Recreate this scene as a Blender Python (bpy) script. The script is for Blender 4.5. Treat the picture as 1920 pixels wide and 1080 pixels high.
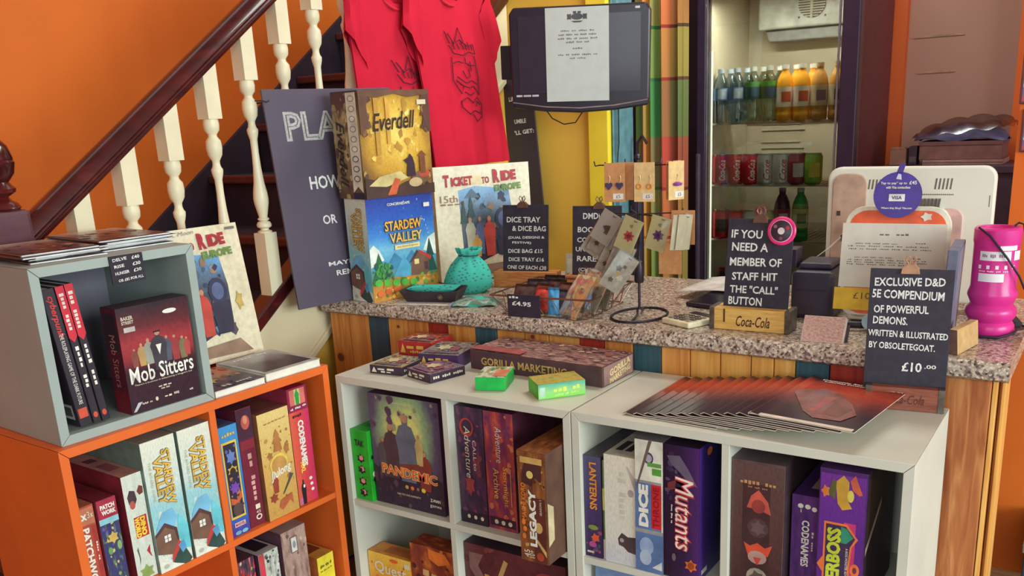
import bpy, math, random
import numpy as np
from mathutils import Vector, Matrix
random.seed(7)
R = math.radians
for o in list(bpy.data.objects): bpy.data.objects.remove(o)
sc = bpy.context.scene
COL = sc.collection

# ------------------------------------------------------------------ camera
FPX, PPX, PPY = 1700.52, 994.85, 705.49
CAM = np.array([1.6565, -1.5986, 1.4161])
FW = np.array([-0.52950204, 0.80239547, -0.2752982])
RT = np.array([0.84072182, 0.53967007, -0.04407985])
UP = np.array([-0.11320072, 0.25478957, 0.96034779])
cd = bpy.data.cameras.new('camera')
cam = bpy.data.objects.new('camera', cd)
COL.objects.link(cam)
cd.sensor_fit = 'HORIZONTAL'; cd.sensor_width = 36.0
cd.lens = FPX / 1920 * 36.0
cd.shift_x = -(PPX - 960) / 1920
cd.shift_y = (PPY - 540) / 1920
cd.clip_start = 0.02
mw = Matrix.Identity(4)
for i in range(3):
    mw[i][0], mw[i][1], mw[i][2], mw[i][3] = RT[i], UP[i], -FW[i], CAM[i]
cam.matrix_world = mw
sc.camera = cam

def on(px, py, ax, v):
    d = FW + RT * (px - PPX) / FPX - UP * (py - PPY) / FPX
    k = 'xyz'.index(ax)
    return CAM + d * (v - CAM[k]) / d[k]

# ------------------------------------------------------------------ light
sc.view_settings.view_transform = 'Standard'
sc.view_settings.look = 'None'
sc.view_settings.gamma = 1.0
sc.view_settings.use_curve_mapping = False
sc.view_settings.exposure = 0.12
w = bpy.data.worlds.new('world'); sc.world = w
w.use_nodes = True
bg = w.node_tree.nodes['Background']
bg.inputs['Color'].default_value = (0.86, 1.0, 0.98, 1)
bg.inputs['Strength'].default_value = 1.05

def area_light(name, loc, target, sx, sy, power, col):
    ld = bpy.data.lights.new(name, 'AREA')
    ld.shape = 'RECTANGLE'; ld.size = sx; ld.size_y = sy
    ld.energy = power; ld.color = col
    lo = bpy.data.objects.new(name, ld); COL.objects.link(lo)
    lo.location = loc
    lo.rotation_euler = (Vector(target) - Vector(loc)).to_track_quat('-Z', 'Y').to_euler()
    return lo
# daylight through the shop window on the right-hand side and the glazed front behind the viewer
area_light('shop_window_daylight', (9.0, -2.3, 2.3), (0.0, 0.0, 1.0), 5.0, 2.6, 520, (0.86, 1.0, 0.98))
area_light('shop_front_daylight', (2.2, -4.4, 2.1), (0.7, 0.5, 1.0), 3.0, 2.0, 46, (0.86, 1.0, 0.98))

area_light('added_back_fill', (0.75, 1.15, 2.70), (0.75, 1.2, 0), 1.2, 0.5, 22, (0.92, 1.0, 0.92))  # added overhead fill that brightens the yellow wall, fridge and recess
area_light('added_fridge_fill', (.55, 1.800, 1.79), (.55, 1.88, 1.0), 0.40, 0.02, 6.0, (1.0, 0.96, 0.86))  # added fill just inside the door glass to brighten the bottles and cans
# ------------------------------------------------------------------ materials
def lin(c):
    c = c / 255.0
    return c / 12.92 if c <= 0.04045 else ((c + 0.055) / 1.055) ** 2.4
def L(rgb): return (lin(rgb[0]), lin(rgb[1]), lin(rgb[2]), 1.0)
MC = {}
def newmat(name):
    m = bpy.data.materials.new(name); m.use_nodes = True
    nt = m.node_tree
    return m, nt, nt.nodes['Principled BSDF']
def setup(b, rough=0.5, metal=0.0, spec=0.4, coat=0.0):
    b.inputs['Roughness'].default_value = rough
    b.inputs['Metallic'].default_value = metal
    b.inputs['Specular IOR Level'].default_value = spec
    b.inputs['Coat Weight'].default_value = coat
def ramp(nt, stops, interp='LINEAR'):
    r = nt.nodes.new('ShaderNodeValToRGB'); cr = r.color_ramp; cr.interpolation = interp
    while len(cr.elements) < len(stops): cr.elements.new(0.5)
    for e, (p, c) in zip(cr.elements, stops): e.position = p; e.color = L(c)
    return r
def C(r, g, b, rough=0.5, var=0.10, scale=25, metal=0, bump=0, spec=0.4, coat=0.0):
    """plain painted / printed surface with a little uneven tone"""
    key = (r, g, b, rough, var, scale, metal, bump, spec, coat)
    if key in MC: return MC[key]
    m, nt, bs = newmat('tone_%d_%d_%d' % (r, g, b)); setup(bs, rough, metal, spec, coat)
    tc = nt.nodes.new('ShaderNodeTexCoord'); nz = nt.nodes.new('ShaderNodeTexNoise')
    nz.inputs['Scale'].default_value = scale; nz.inputs['Detail'].default_value = 3
    nt.links.new(tc.outputs['Object'], nz.inputs['Vector'])
    f1, f2 = 1 - var, 1 + var
    rp = ramp(nt, [(0.3, (r * f1, g * f1, b * f1)), (0.7, (min(255, r * f2), min(255, g * f2), min(255, b * f2)))])
    nt.links.new(nz.outputs['Fac'], rp.inputs['Fac']); nt.links.new(rp.outputs['Color'], bs.inputs['Base Color'])
    if bump:
        bp = nt.nodes.new('ShaderNodeBump'); bp.inputs['Strength'].default_value = bump; bp.inputs['Distance'].default_value = 0.004
        nt.links.new(nz.outputs['Fac'], bp.inputs['Height']); nt.links.new(bp.outputs['Normal'], bs.inputs['Normal'])
    MC[key] = m
    return m
def art(name, stops, mode='noise', scale=4, amt=0.25, rough=0.35, centre=(0.5, 0.5), coat=0.0, detail=6):
    """printed picture ground: colours laid out over the panel's own UVs"""
    m, nt, bs = newmat(name); setup(bs, rough, 0, 0.4, coat)
    uv = nt.nodes.new('ShaderNodeUVMap')
    nz = nt.nodes.new('ShaderNodeTexNoise'); nz.inputs['Scale'].default_value = scale; nz.inputs['Detail'].default_value = detail
    nt.links.new(uv.outputs['UV'], nz.inputs['Vector'])
    rp = ramp(nt, stops)
    if mode == 'noise':
        mr = nt.nodes.new('ShaderNodeMapRange'); mr.inputs['From Min'].default_value = 0.28; mr.inputs['From Max'].default_value = 0.72
        nt.links.new(nz.outputs['Fac'], mr.inputs['Value']); nt.links.new(mr.outputs['Result'], rp.inputs['Fac'])
    else:
        if mode == 'v':
            sp = nt.nodes.new('ShaderNodeSeparateXYZ'); nt.links.new(uv.outputs['UV'], sp.inputs['Vector']); src = sp.outputs['Y']
        elif mode == 'u':
            sp = nt.nodes.new('ShaderNodeSeparateXYZ'); nt.links.new(uv.outputs['UV'], sp.inputs['Vector']); src = sp.outputs['X']
        else:
            ds = nt.nodes.new('ShaderNodeVectorMath'); ds.operation = 'DISTANCE'; ds.inputs[1].default_value = (centre[0], centre[1], 0)
            nt.links.new(uv.outputs['UV'], ds.inputs[0]); src = ds.outputs['Value']
        a = nt.nodes.new('ShaderNodeMath'); a.operation = 'MULTIPLY_ADD'
        a.inputs[1].default_value = amt; nt.links.new(nz.outputs['Fac'], a.inputs[0])
        s2 = nt.nodes.new('ShaderNodeMath'); s2.operation = 'SUBTRACT'; s2.inputs[1].default_value = amt / 2
        nt.links.new(src, s2.inputs[0]); nt.links.new(s2.outputs['Value'], a.inputs[2])
        nt.links.new(a.outputs['Value'], rp.inputs['Fac'])
    fine = nt.nodes.new('ShaderNodeTexNoise'); fine.inputs['Scale'].default_value = scale * 5 + 8; fine.inputs['Detail'].default_value = 4
    nt.links.new(uv.outputs['UV'], fine.inputs['Vector'])
    mr2 = nt.nodes.new('ShaderNodeMapRange'); mr2.inputs['From Min'].default_value = .3; mr2.inputs['From Max'].default_value = .7; mr2.inputs['To Min'].default_value = .86; mr2.inputs['To Max'].default_value = 1.10
    nt.links.new(fine.outputs['Fac'], mr2.inputs['Value'])
    vm = nt.nodes.new('ShaderNodeVectorMath'); vm.operation = 'SCALE'
    nt.links.new(rp.outputs['Color'], vm.inputs[0]); nt.links.new(mr2.outputs['Result'], vm.inputs['Scale'])
    nt.links.new(vm.outputs['Vector'], bs.inputs['Base Color'])
    return m
def plaster(name, c1, c2, scale=1.2, rough=0.6):
    m, nt, bs = newmat(name); setup(bs, rough)
    tc = nt.nodes.new('ShaderNodeTexCoord')
    n1 = nt.nodes.new('ShaderNodeTexNoise'); n1.inputs['Scale'].default_value = scale; n1.inputs['Detail'].default_value = 4
    n2 = nt.nodes.new('ShaderNodeTexNoise'); n2.inputs['Scale'].default_value = 90; n2.inputs['Detail'].default_value = 2
    rp = ramp(nt, [(0.35, c1), (0.68, c2)])
    bp = nt.nodes.new('ShaderNodeBump'); bp.inputs['Strength'].default_value = 0.12; bp.inputs['Distance'].default_value = 0.002
    nt.links.new(tc.outputs['Object'], n1.inputs['Vector']); nt.links.new(tc.outputs['Object'], n2.inputs['Vector'])
    nt.links.new(n1.outputs['Fac'], rp.inputs['Fac']); nt.links.new(rp.outputs['Color'], bs.inputs['Base Color'])
    nt.links.new(n2.outputs['Fac'], bp.inputs['Height']); nt.links.new(bp.outputs['Normal'], bs.inputs['Normal'])
    return m
def wood(name, c1, c2, c3, sc3=(14, 14, 0.9), rough=0.5, coat=0.0):
    m, nt, bs = newmat(name); setup(bs, rough, 0, 0.4, coat)
    tc = nt.nodes.new('ShaderNodeTexCoord'); mp = nt.nodes.new('ShaderNodeMapping'); oi = nt.nodes.new('ShaderNodeObjectInfo')
    mp.inputs['Scale'].default_value = sc3
    cb = nt.nodes.new('ShaderNodeCombineXYZ')
    mu = nt.nodes.new('ShaderNodeMath'); mu.operation = 'MULTIPLY'; mu.inputs[1].default_value = 37.0
    nt.links.new(oi.outputs['Random'], mu.inputs[0])
    for k in 'XYZ': nt.links.new(mu.outputs['Value'], cb.inputs[k])
    nt.links.new(tc.outputs['Object'], mp.inputs['Vector']); nt.links.new(cb.outputs['Vector'], mp.inputs['Location'])
    n1 = nt.nodes.new('ShaderNodeTexNoise'); n1.inputs['Scale'].default_value = 3.0; n1.inputs['Detail'].default_value = 7; n1.inputs['Distortion'].default_value = 1.2
    nt.links.new(mp.outputs['Vector'], n1.inputs['Vector'])
    rp = ramp(nt, [(0.30, c1), (0.52, c2), (0.72, c3)])
    nt.links.new(n1.outputs['Fac'], rp.inputs['Fac']); nt.links.new(rp.outputs['Color'], bs.inputs['Base Color'])
    bp = nt.nodes.new('ShaderNodeBump'); bp.inputs['Strength'].default_value = 0.15; bp.inputs['Distance'].default_value = 0.001
    nt.links.new(n1.outputs['Fac'], bp.inputs['Height']); nt.links.new(bp.outputs['Normal'], bs.inputs['Normal'])
    return m
def granite():
    m, nt, bs = newmat('speckled_granite'); setup(bs, 0.28, 0, 0.5)
    tc = nt.nodes.new('ShaderNodeTexCoord')
    v = nt.nodes.new('ShaderNodeTexVoronoi'); v.inputs['Scale'].default_value = 210
    n = nt.nodes.new('ShaderNodeTexNoise'); n.inputs['Scale'].default_value = 130; n.inputs['Detail'].default_value = 3
    nt.links.new(tc.outputs['Object'], v.inputs['Vector']); nt.links.new(tc.outputs['Object'], n.inputs['Vector'])
    sp = nt.nodes.new('ShaderNodeSeparateColor'); nt.links.new(v.outputs['Color'], sp.inputs['Color'])
    ad = nt.nodes.new('ShaderNodeMath'); ad.operation = 'MULTIPLY_ADD'; ad.inputs[1].default_value = 0.55
    s2 = nt.nodes.new('ShaderNodeMath'); s2.operation = 'MULTIPLY'; s2.inputs[1].default_value = 0.62
    nt.links.new(n.outputs['Fac'], s2.inputs[0]); nt.links.new(sp.outputs['Red'], ad.inputs[0]); nt.links.new(s2.outputs['Value'], ad.inputs[2])
    rp = ramp(nt, [(0.25, (58, 46, 48)), (0.40, (120, 102, 96)), (0.55, (172, 150, 138)), (0.72, (196, 178, 160)), (0.88, (226, 212, 196))])
    nt.links.new(ad.outputs['Value'], rp.inputs['Fac']); nt.links.new(rp.outputs['Color'], bs.inputs['Base Color'])
    return m
def glass(name, tint=(235, 240, 238), gloss=0.10, rough=0.03):
    m = bpy.data.materials.new(name); m.use_nodes = True; nt = m.node_tree
    for n in list(nt.nodes):
        if n.type != 'OUTPUT_MATERIAL': nt.nodes.remove(n)
    out = nt.nodes['Material Output']
    t = nt.nodes.new('ShaderNodeBsdfTransparent'); t.inputs['Color'].default_value = L(tint)
    g = nt.nodes.new('ShaderNodeBsdfGlossy'); g.inputs['Roughness'].default_value = rough
    lw = nt.nodes.new('ShaderNodeLayerWeight'); lw.inputs['Blend'].default_value = 0.35
    ma = nt.nodes.new('ShaderNodeMath'); ma.operation = 'MULTIPLY_ADD'; ma.inputs[1].default_value = 0.35; ma.inputs[2].default_value = gloss
    nt.links.new(lw.outputs['Fresnel'], ma.inputs[0])
    mx = nt.nodes.new('ShaderNodeMixShader')
    nt.links.new(ma.outputs['Value'], mx.inputs['Fac']); nt.links.new(t.outputs[0], mx.inputs[1]); nt.links.new(g.outputs[0], mx.inputs[2])
    nt.links.new(mx.outputs[0], out.inputs['Surface'])
    return m
def emit(name, rgb, s):
    m, nt, bs = newmat(name); setup(bs)
    bs.inputs['Base Color'].default_value = L(rgb); bs.inputs['Emission Color'].default_value = L(rgb); bs.inputs['Emission Strength'].default_value = s
    return m
def plaid():
    m, nt, bs = newmat('plaid_cotton'); setup(bs, 0.9, 0, 0.1)
    uv = nt.nodes.new('ShaderNodeUVMap'); sp = nt.nodes.new('ShaderNodeSeparateXYZ'); nt.links.new(uv.outputs['UV'], sp.inputs['Vector'])
    cols = [(150, 170, 95), (205, 120, 80), (222, 170, 75), (225, 185, 95), (70, 140, 90), (80, 120, 80), (190, 60, 62), (130, 60, 60), (92, 62, 52), (100, 60, 50)]
    r1 = ramp(nt, [(i / len(cols), c) for i, c in enumerate(cols)], 'CONSTANT')
    nt.links.new(sp.outputs['X'], r1.inputs['Fac'])
    fr = nt.nodes.new('ShaderNodeMath'); fr.operation = 'FRACT'; mu = nt.nodes.new('ShaderNodeMath'); mu.operation = 'MULTIPLY'; mu.inputs[1].default_value = 2.6
    nt.links.new(sp.outputs['Y'], mu.inputs[0]); nt.links.new(mu.outputs['Value'], fr.inputs[0])
    r2 = ramp(nt, [(0, (110, 165, 90)), (0.26, (90, 70, 50)), (0.275, (205, 195, 90)), (0.5, (40, 60, 40)), (0.515, (235, 170, 90)), (0.74, (120, 40, 40)), (0.755, (215, 110, 80))], 'CONSTANT')
    nt.links.new(fr.outputs['Value'], r2.inputs['Fac'])
    mx = nt.nodes.new('ShaderNodeMix'); mx.data_type = 'RGBA'; mx.inputs['Factor'].default_value = 0.36
    nt.links.new(r1.outputs['Color'], mx.inputs['A']); nt.links.new(r2.outputs['Color'], mx.inputs['B'])
    nt.links.new(mx.outputs['Result'], bs.inputs['Base Color'])
    return m
def dotted(name, base, dot, scale=26):
    m, nt, bs = newmat(name); setup(bs, 0.85, 0, 0.15)
    tc = nt.nodes.new('ShaderNodeTexCoord'); mp = nt.nodes.new('ShaderNodeMapping'); mp.inputs['Scale'].default_value = (scale, scale * 0.8, scale * 1.7); mp.inputs['Rotation'].default_value = (0.3, 0.5, 0.2)
    nt.links.new(tc.outputs['Object'], mp.inputs['Vector'])
    v = nt.nodes.new('ShaderNodeTexVoronoi'); v.inputs['Scale'].default_value = 2.0; v.inputs['Randomness'].default_value = 0.35
    nt.links.new(mp.outputs['Vector'], v.inputs['Vector'])
    rp = ramp(nt, [(0.0, dot), (0.26, dot), (0.30, base), (1.0, base)])
    nt.links.new(v.outputs['Distance'], rp.inputs['Fac']); nt.links.new(rp.outputs['Color'], bs.inputs['Base Color'])
    return m

# ------------------------------------------------------------------ mesh helpers
class B:
    def __init__(s): s.v = []; s.f = []; s.mi = []; s.uv = []
    def face(s, pts, m=0, uv=None):
        n = len(s.v); s.v += [tuple(p) for p in pts]; s.f.append(tuple(range(n, n + len(pts)))); s.mi.append(m); s.uv.append(uv)
    def raw(s, vs, fs, m=0):
        n = len(s.v); s.v += [tuple(p) for p in vs]
        for f in fs: s.f.append(tuple(n + i for i in f)); s.mi.append(m); s.uv.append(None)
    def box(s, x0, y0, z0, x1, y1, z1, m=0):
        vs = [(x0, y0, z0), (x1, y0, z0), (x1, y1, z0), (x0, y1, z0), (x0, y0, z1), (x1, y0, z1), (x1, y1, z1), (x0, y1, z1)]
        s.raw(vs, [(0, 3, 2, 1), (4, 5, 6, 7), (0, 1, 5, 4), (1, 2, 6, 5), (2, 3, 7, 6), (3, 0, 4, 7)], m)
    def tube(s, path, r, n=8, m=0, closed=False):
        path = [Vector(p) for p in path]; k = len(path)
        rs = r if isinstance(r, (list, tuple)) else [r] * k
        vs = []; prev = None
        for i, p in enumerate(path):
            if closed: t = path[(i + 1) % k] - path[i - 1]
            else: t = path[min(i + 1, k - 1)] - path[max(i - 1, 0)]
            t.normalize()
            if prev is None:
                a = Vector((0, 0, 1)) if abs(t.z) < 0.9 else Vector((1, 0, 0)); u = t.cross(a).normalized()
            else:
                u = (prev - t * prev.dot(t)); u.normalize()
            prev = u; q = t.cross(u)
            for j in range(n):
                an = 2 * math.pi * j / n
                vs.append(p + (u * math.cos(an) + q * math.sin(an)) * rs[i])
        fs = []
        for i in range(k if closed else k - 1):
            a, b = i * n, ((i + 1) % k) * n
            for j in range(n): fs.append((a + j, a + (j + 1) % n, b + (j + 1) % n, b + j))
        if not closed: fs += [tuple(range(n - 1, -1, -1)), tuple((k - 1) * n + j for j in range(n))]
        s.raw(vs, fs, m)
    def lathe(s, prof, n=20, c=(0, 0, 0), m=0, cap=True, sx=1, sy=1):
        vs = []; fs = []
        for (r, z) in prof:
            for j in range(n):
                a = 2 * math.pi * j / n; vs.append((c[0] + r * sx * math.cos(a), c[1] + r * sy * math.sin(a), c[2] + z))
        for i in range(len(prof) - 1):
            for j in range(n): fs.append((i * n + j, i * n + (j + 1) % n, (i + 1) * n + (j + 1) % n, (i + 1) * n + j))
        if cap: fs += [tuple(range(n - 1, -1, -1)), tuple((len(prof) - 1) * n + j for j in range(n))]
        s.raw(vs, fs, m)
    def prism(s, pts, fn, d0, d1, m=0):
        """pts 2-D outline, fn(u,v,d) -> 3-D"""
        k = len(pts); vs = [fn(u, v, d0) for u, v in pts] + [fn(u, v, d1) for u, v in pts]
        fs = [tuple(range(k)), tuple(range(2 * k - 1, k - 1, -1))] + [(i, i + k, (i + 1) % k + k, (i + 1) % k) for i in range(k)]
        s.raw(vs, fs, m)
    def grid(s, fn, nu, nv, m=0, uv=True):
        vs = [fn(i / nu, j / nv) for j in range(nv + 1) for i in range(nu + 1)]
        n = len(s.v); s.v += [tuple(p) for p in vs]
        for j in range(nv):
            for i in range(nu):
                a = j * (nu + 1) + i
                s.f.append((n + a, n + a + 1, n + a + nu + 2, n + a + nu + 1)); s.mi.append(m)
                s.uv.append([(i / nu, j / nv), ((i + 1) / nu, j / nv), ((i + 1) / nu, (j + 1) / nv), (i / nu, (j + 1) / nv)] if uv else None)
    def build(s, name, mats, parent=None, loc=None, rot=None, smooth=False, bevel=0, fix=True, solid=0, subs=0):
        me = bpy.data.meshes.new(name); me.from_pydata(s.v, [], s.f)
        if not isinstance(mats, (list, tuple)): mats = [mats]
        for m in mats: me.materials.append(m)
        me.polygons.foreach_set('material_index', s.mi)
        if any(u is not None for u in s.uv):
            ul = me.uv_layers.new(name='UVMap')
            for p, u in zip(me.polygons, s.uv):
                if u:
                    for k, li in enumerate(p.loop_indices): ul.data[li].uv = u[k]
        if fix and not any(u is not None for u in s.uv):
            import bmesh
            bm = bmesh.new(); bm.from_mesh(me); bmesh.ops.recalc_face_normals(bm, faces=bm.faces); bm.to_mesh(me); bm.free()
        if smooth:
            me.polygons.foreach_set('use_smooth', [True] * len(me.polygons)); me.set_sharp_from_angle(angle=0.7)
        me.update()
        o = bpy.data.objects.new(name, me); COL.objects.link(o)
        if parent is not None: o.parent = parent
        if loc is not None: o.location = loc
        if rot is not None: o.rotation_euler = rot
        if solid:
            md = o.modifiers.new('thickness', 'SOLIDIFY'); md.thickness = solid; md.offset = 0
        if subs:
            md = o.modifiers.new('smooth', 'SUBSURF'); md.levels = subs; md.render_levels = subs
        if bevel:
            md = o.modifiers.new('edges', 'BEVEL'); md.width = bevel; md.segments = 2; md.limit_method = 'ANGLE'
        return o
def tag(o, label, cat, group=None):
    o['label'] = label; o['category'] = cat
    if group: o['group'] = group
    return o
def struct(o): o['kind'] = 'structure'; return o
def thing(name, label, cat, loc=(0, 0, 0), rot=0.0, group=None):
    o = bpy.data.objects.new(name, None); COL.objects.link(o); o.empty_display_size = 0.05
    o.location = loc; o.rotation_euler = rot if isinstance(rot, (tuple, list)) else (0, 0, rot)
    return tag(o, label, cat, group)
def simple_box(name, dims, mat, parent=None, bevel=0.0015, at=(0, 0, 0), rot=None):
    b = B(); b.box(0, 0, 0, *dims)
    return b.build(name, mat, parent, at, rot, bevel=bevel)

# lettering -------------------------------------------------------------
TC = {}
def glyphs(s, bold=0.0, shear=0.0, outline=0.0):
    key = (s, bold, shear, outline)
    if key in TC: return TC[key]
    cu = bpy.data.curves.new('t', 'FONT'); cu.body = s; cu.size = 1; cu.resolution_u = 2; cu.shear = shear; cu.align_x = 'LEFT'
    if outline:
        cu.fill_mode = 'NONE'; cu.bevel_depth = outline; cu.bevel_resolution = 0
    elif bold: cu.offset = bold
    ob = bpy.data.objects.new('t', cu)
    me = ob.to_mesh()
    vs = np.array([v.co[:] for v in me.vertices]) if len(me.vertices) else np.zeros((1, 3))
    fs = [tuple(p.vertices) for p in me.polygons]
    ob.to_mesh_clear(); bpy.data.objects.remove(ob); bpy.data.curves.remove(cu)
    lo, hi = vs.min(0), vs.max(0)
    TC[key] = (vs, fs, lo, hi)
    return TC[key]
def text_mesh(s, cx, cy, w, h, rot=0, bold=0.0, shear=0.0, outline=0.0):
    """2-D verts of the line, fitted into w x h, turned and centred at cx, cy"""
    if s[0] == '~':                                   # print too small to read: a row of word-like strokes
        rr = random.Random(s + str(round(cx, 3)) + str(round(cy, 3))); k = int(s[1:]); q = []; fs = []; x = 0.0
        for i in range(k):
            wd = rr.uniform(.5, 1.5); nl = max(2, int(wd * 4))
            for j in range(nl):
                x0 = x + wd * j / nl; x1 = x0 + wd / nl * .72; h0 = rr.choice([0, 0, .0, -.2]); h1 = rr.choice([.7, .75, 1.0])
                n0 = len(q); q += [(x0, h0), (x1, h0), (x1, h1), (x0, h1)]; fs.append((n0, n0 + 1, n0 + 2, n0 + 3))
            x += wd + .35
        vs = np.array([(a, b_, 0) for a, b_ in q]); lo, hi = vs.min(0), vs.max(0)
    else: vs, fs, lo, hi = glyphs(s, bold, shear, outline)
    x = (vs[:, 0] - (lo[0] + hi[0]) / 2) / max(1e-6, hi[0] - lo[0]) * w
    y = (vs[:, 1] - (lo[1] + hi[1]) / 2) / max(1e-6, hi[1] - lo[1]) * h
    a = R(rot)
    return [(cx + px * math.cos(a) - py * math.sin(a), cy + px * math.sin(a) + py * math.cos(a)) for px, py in zip(x, y)], fs
def facemap(face, dims):
    w, d, h = dims
    if face == 'front': return w, h, lambda u, v, o: (u, -o, v)
    if face == 'right': return d, h, lambda u, v, o: (w + o, u, v)
    if face == 'left': return d, h, lambda u, v, o: (-o, d - u, v)
    if face == 'top': return w, d, lambda u, v, o: (u, v, h + o)
    if face == 'back': return w, h, lambda u, v, o: (w - u, d + o, v)
def ell(cx, cy, rx, ry, n=14, a0=0): return [(cx + rx * math.cos(2 * math.pi * i / n + a0), cy + ry * math.sin(2 * math.pi * i / n + a0)) for i in range(n)]
def figure(cx, y0, w, h):
    """generic standing person silhouette"""
    return [(cx - w * .35, y0), (cx - w * .42, y0 + h * .45), (cx - w * .5, y0 + h * .62), (cx - w * .3, y0 + h * .80), (cx - w * .12, y0 + h * .83), (cx - w * .16, y0 + h * .92), (cx, y0 + h),
            (cx + w * .16, y0 + h * .92), (cx + w * .12, y0 + h * .83), (cx + w * .3, y0 + h * .80), (cx + w * .5, y0 + h * .62), (cx + w * .42, y0 + h * .45), (cx + w * .35, y0)]
def tree(cx, y0, w, h): return [(cx - w * .5, y0), (cx - w * .2, y0 + h * .45), (cx - w * .32, y0 + h * .45), (cx, y0 + h), (cx + w * .32, y0 + h * .45), (cx + w * .2, y0 + h * .45), (cx + w * .5, y0)]
def bloom(cx, cy, rx, ry, k=7): return [(cx + rx * (1 if i % 2 else .62) * math.cos(math.pi * i / k), cy + ry * (1 if i % 2 else .62) * math.sin(math.pi * i / k)) for i in range(2 * k)]
def prints(parent, face, dims, bg=None, shapes=(), texts=(), inset=0.0, pname='cover_print', off=0.0):
    """flat print laid on one face: ground, shapes, lettering. fractions of the face."""
    fw, fh, fn = facemap(face, dims)
    o0 = 0.0004 + off
    if bg is None and len(shapes) > 1:                     # loose printed marks: one piece each
        for k, sh in enumerate(shapes): prints(parent, face, dims, None, [sh], (), inset, 'printed_mark', off + 0.00012 * k)
        off += 0.00012 * len(shapes); shapes = (); o0 = 0.0004 + off
    if bg is not None or shapes:
        b = B(); mats = []
        def mi(m):
            if m not in mats: mats.append(m)
            return mats.index(m)
        if bg is not None:
            i = inset
            b.face([fn(i * fw, i * fh, o0), fn((1 - i) * fw, i * fh, o0), fn((1 - i) * fw, (1 - i) * fh, o0), fn(i * fw, (1 - i) * fh, o0)], mi(bg), [(0, 0), (1, 0), (1, 1), (0, 1)])
        for k, sh in enumerate(shapes):
            o = o0 + 0.00004 * (k + 1)
            if sh[0] == 'r': pts = [(sh[1], sh[2]), (sh[3], sh[2]), (sh[3], sh[4]), (sh[1], sh[4])]
            elif sh[0] == 'e': pts = ell(*sh[1:5])
            else: pts = sh[1]
            pts = [(min(1, max(0, p[0])), min(1, max(0, p[1]))) for p in pts]
            xs = [p[0] for p in pts]; ys = [p[1] for p in pts]
            uvs = [((p[0] - min(xs)) / max(1e-6, max(xs) - min(xs)), (p[1] - min(ys)) / max(1e-6, max(ys) - min(ys))) for p in pts]
            b.face([fn(p[0] * fw, p[1] * fh, o) for p in pts], mi(sh[-1]), uvs)
        b.build(pname, mats, parent, fix=False)
    to = o0 + 0.00004 * (len(shapes) + 3)
    for k, t in enumerate(texts):
        s, cx, cy, tw, th, rot, mat = t[:7]; opt = t[7] if len(t) > 7 else {}
        o = to + 0.00012 * k
        if abs(math.sin(R(rot))) > .7: W, H = tw * fh, th * fw
        else: W, H = tw * fw, th * fh
        pts, fs = text_mesh(s, cx * fw, cy * fh, W, H, rot, **opt)
        b = B(); b.raw([fn(x, y, o) for x, y in pts], fs); b.build('lettering', mat, parent, fix=False)

def scatter(n, x0, y0, x1, y1, size, pal, seed, asp=1.0):
    """busy printed detail: many small irregular flecks of the picture's own colours"""
    rr = random.Random(seed); out = []
    for i in range(n):
        cx, cy = rr.uniform(x0, x1), rr.uniform(y0, y1); s = size * rr.uniform(.4, 1.3); k = rr.choice([5, 6, 7]); a0 = rr.uniform(0, 6)
        out.append(('p', [(cx + s * rr.uniform(.5, 1.2) * math.cos(a0 + 2 * math.pi * j / k), cy + s * asp * rr.uniform(.5, 1.2) * math.sin(a0 + 2 * math.pi * j / k)) for j in range(k)], C(*rr.choice(pal))))
    return out
class Frame:
    def __init__(s, ox, oy, ang): s.o = Vector((ox, oy, 0)); s.a = ang; s.r = Vector((math.cos(ang), math.sin(ang), 0)); s.d = Vector((-math.sin(ang), math.cos(ang), 0))
    def p(s, u, d, z): return s.o + s.r * u + s.d * d + Vector((0, 0, z))
WF = Frame(0, 0, 0)
OF = Frame(-.013, -.728, math.pi / 2 - .029)
GF = Frame(-.0314, -.7085, math.pi / 2 - .053)

def game_box(name, label, fr, u, d, z, dims, body, faces, group=None, cat='board game', turn=0.0, tilt=0.0, roll=0.0, bevel=0.0012, seam=None):
    t = thing(name, label, cat, fr.p(u, d, z), (tilt, roll, fr.a + turn), group)
    w, dd, h = dims
    simple_box('box_body', dims, body, t, bevel)
    if seam:                                            # the lid's lower rim
        b = B(); b.box(-.0007, -.0007, h * .0, w + .0007, dd + .0007, h * .012); b.build('lid_rim', seam, t)
    for f, spec in faces.items(): prints(t, f, dims, **spec)
    return t
WHITE = C(236, 232, 222, .5, .03); BLACK = C(40, 32, 44, .5, .08); GOLD = C(222, 176, 80, .45); RED = C(198, 44, 48, .45); CREAM = C(232, 222, 196, .5, .05)
ORANGE_T = C(232, 124, 52, .45); YEL = C(240, 208, 70, .45); GREEN_T = C(70, 140, 70, .5); GREY_T = C(150, 146, 150, .5); DKBLUE = C(44, 52, 92, .5); PINK_T = C(226, 150, 150, .5)
CHALK = C(226, 222, 220, .9, .10, 160)

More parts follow.
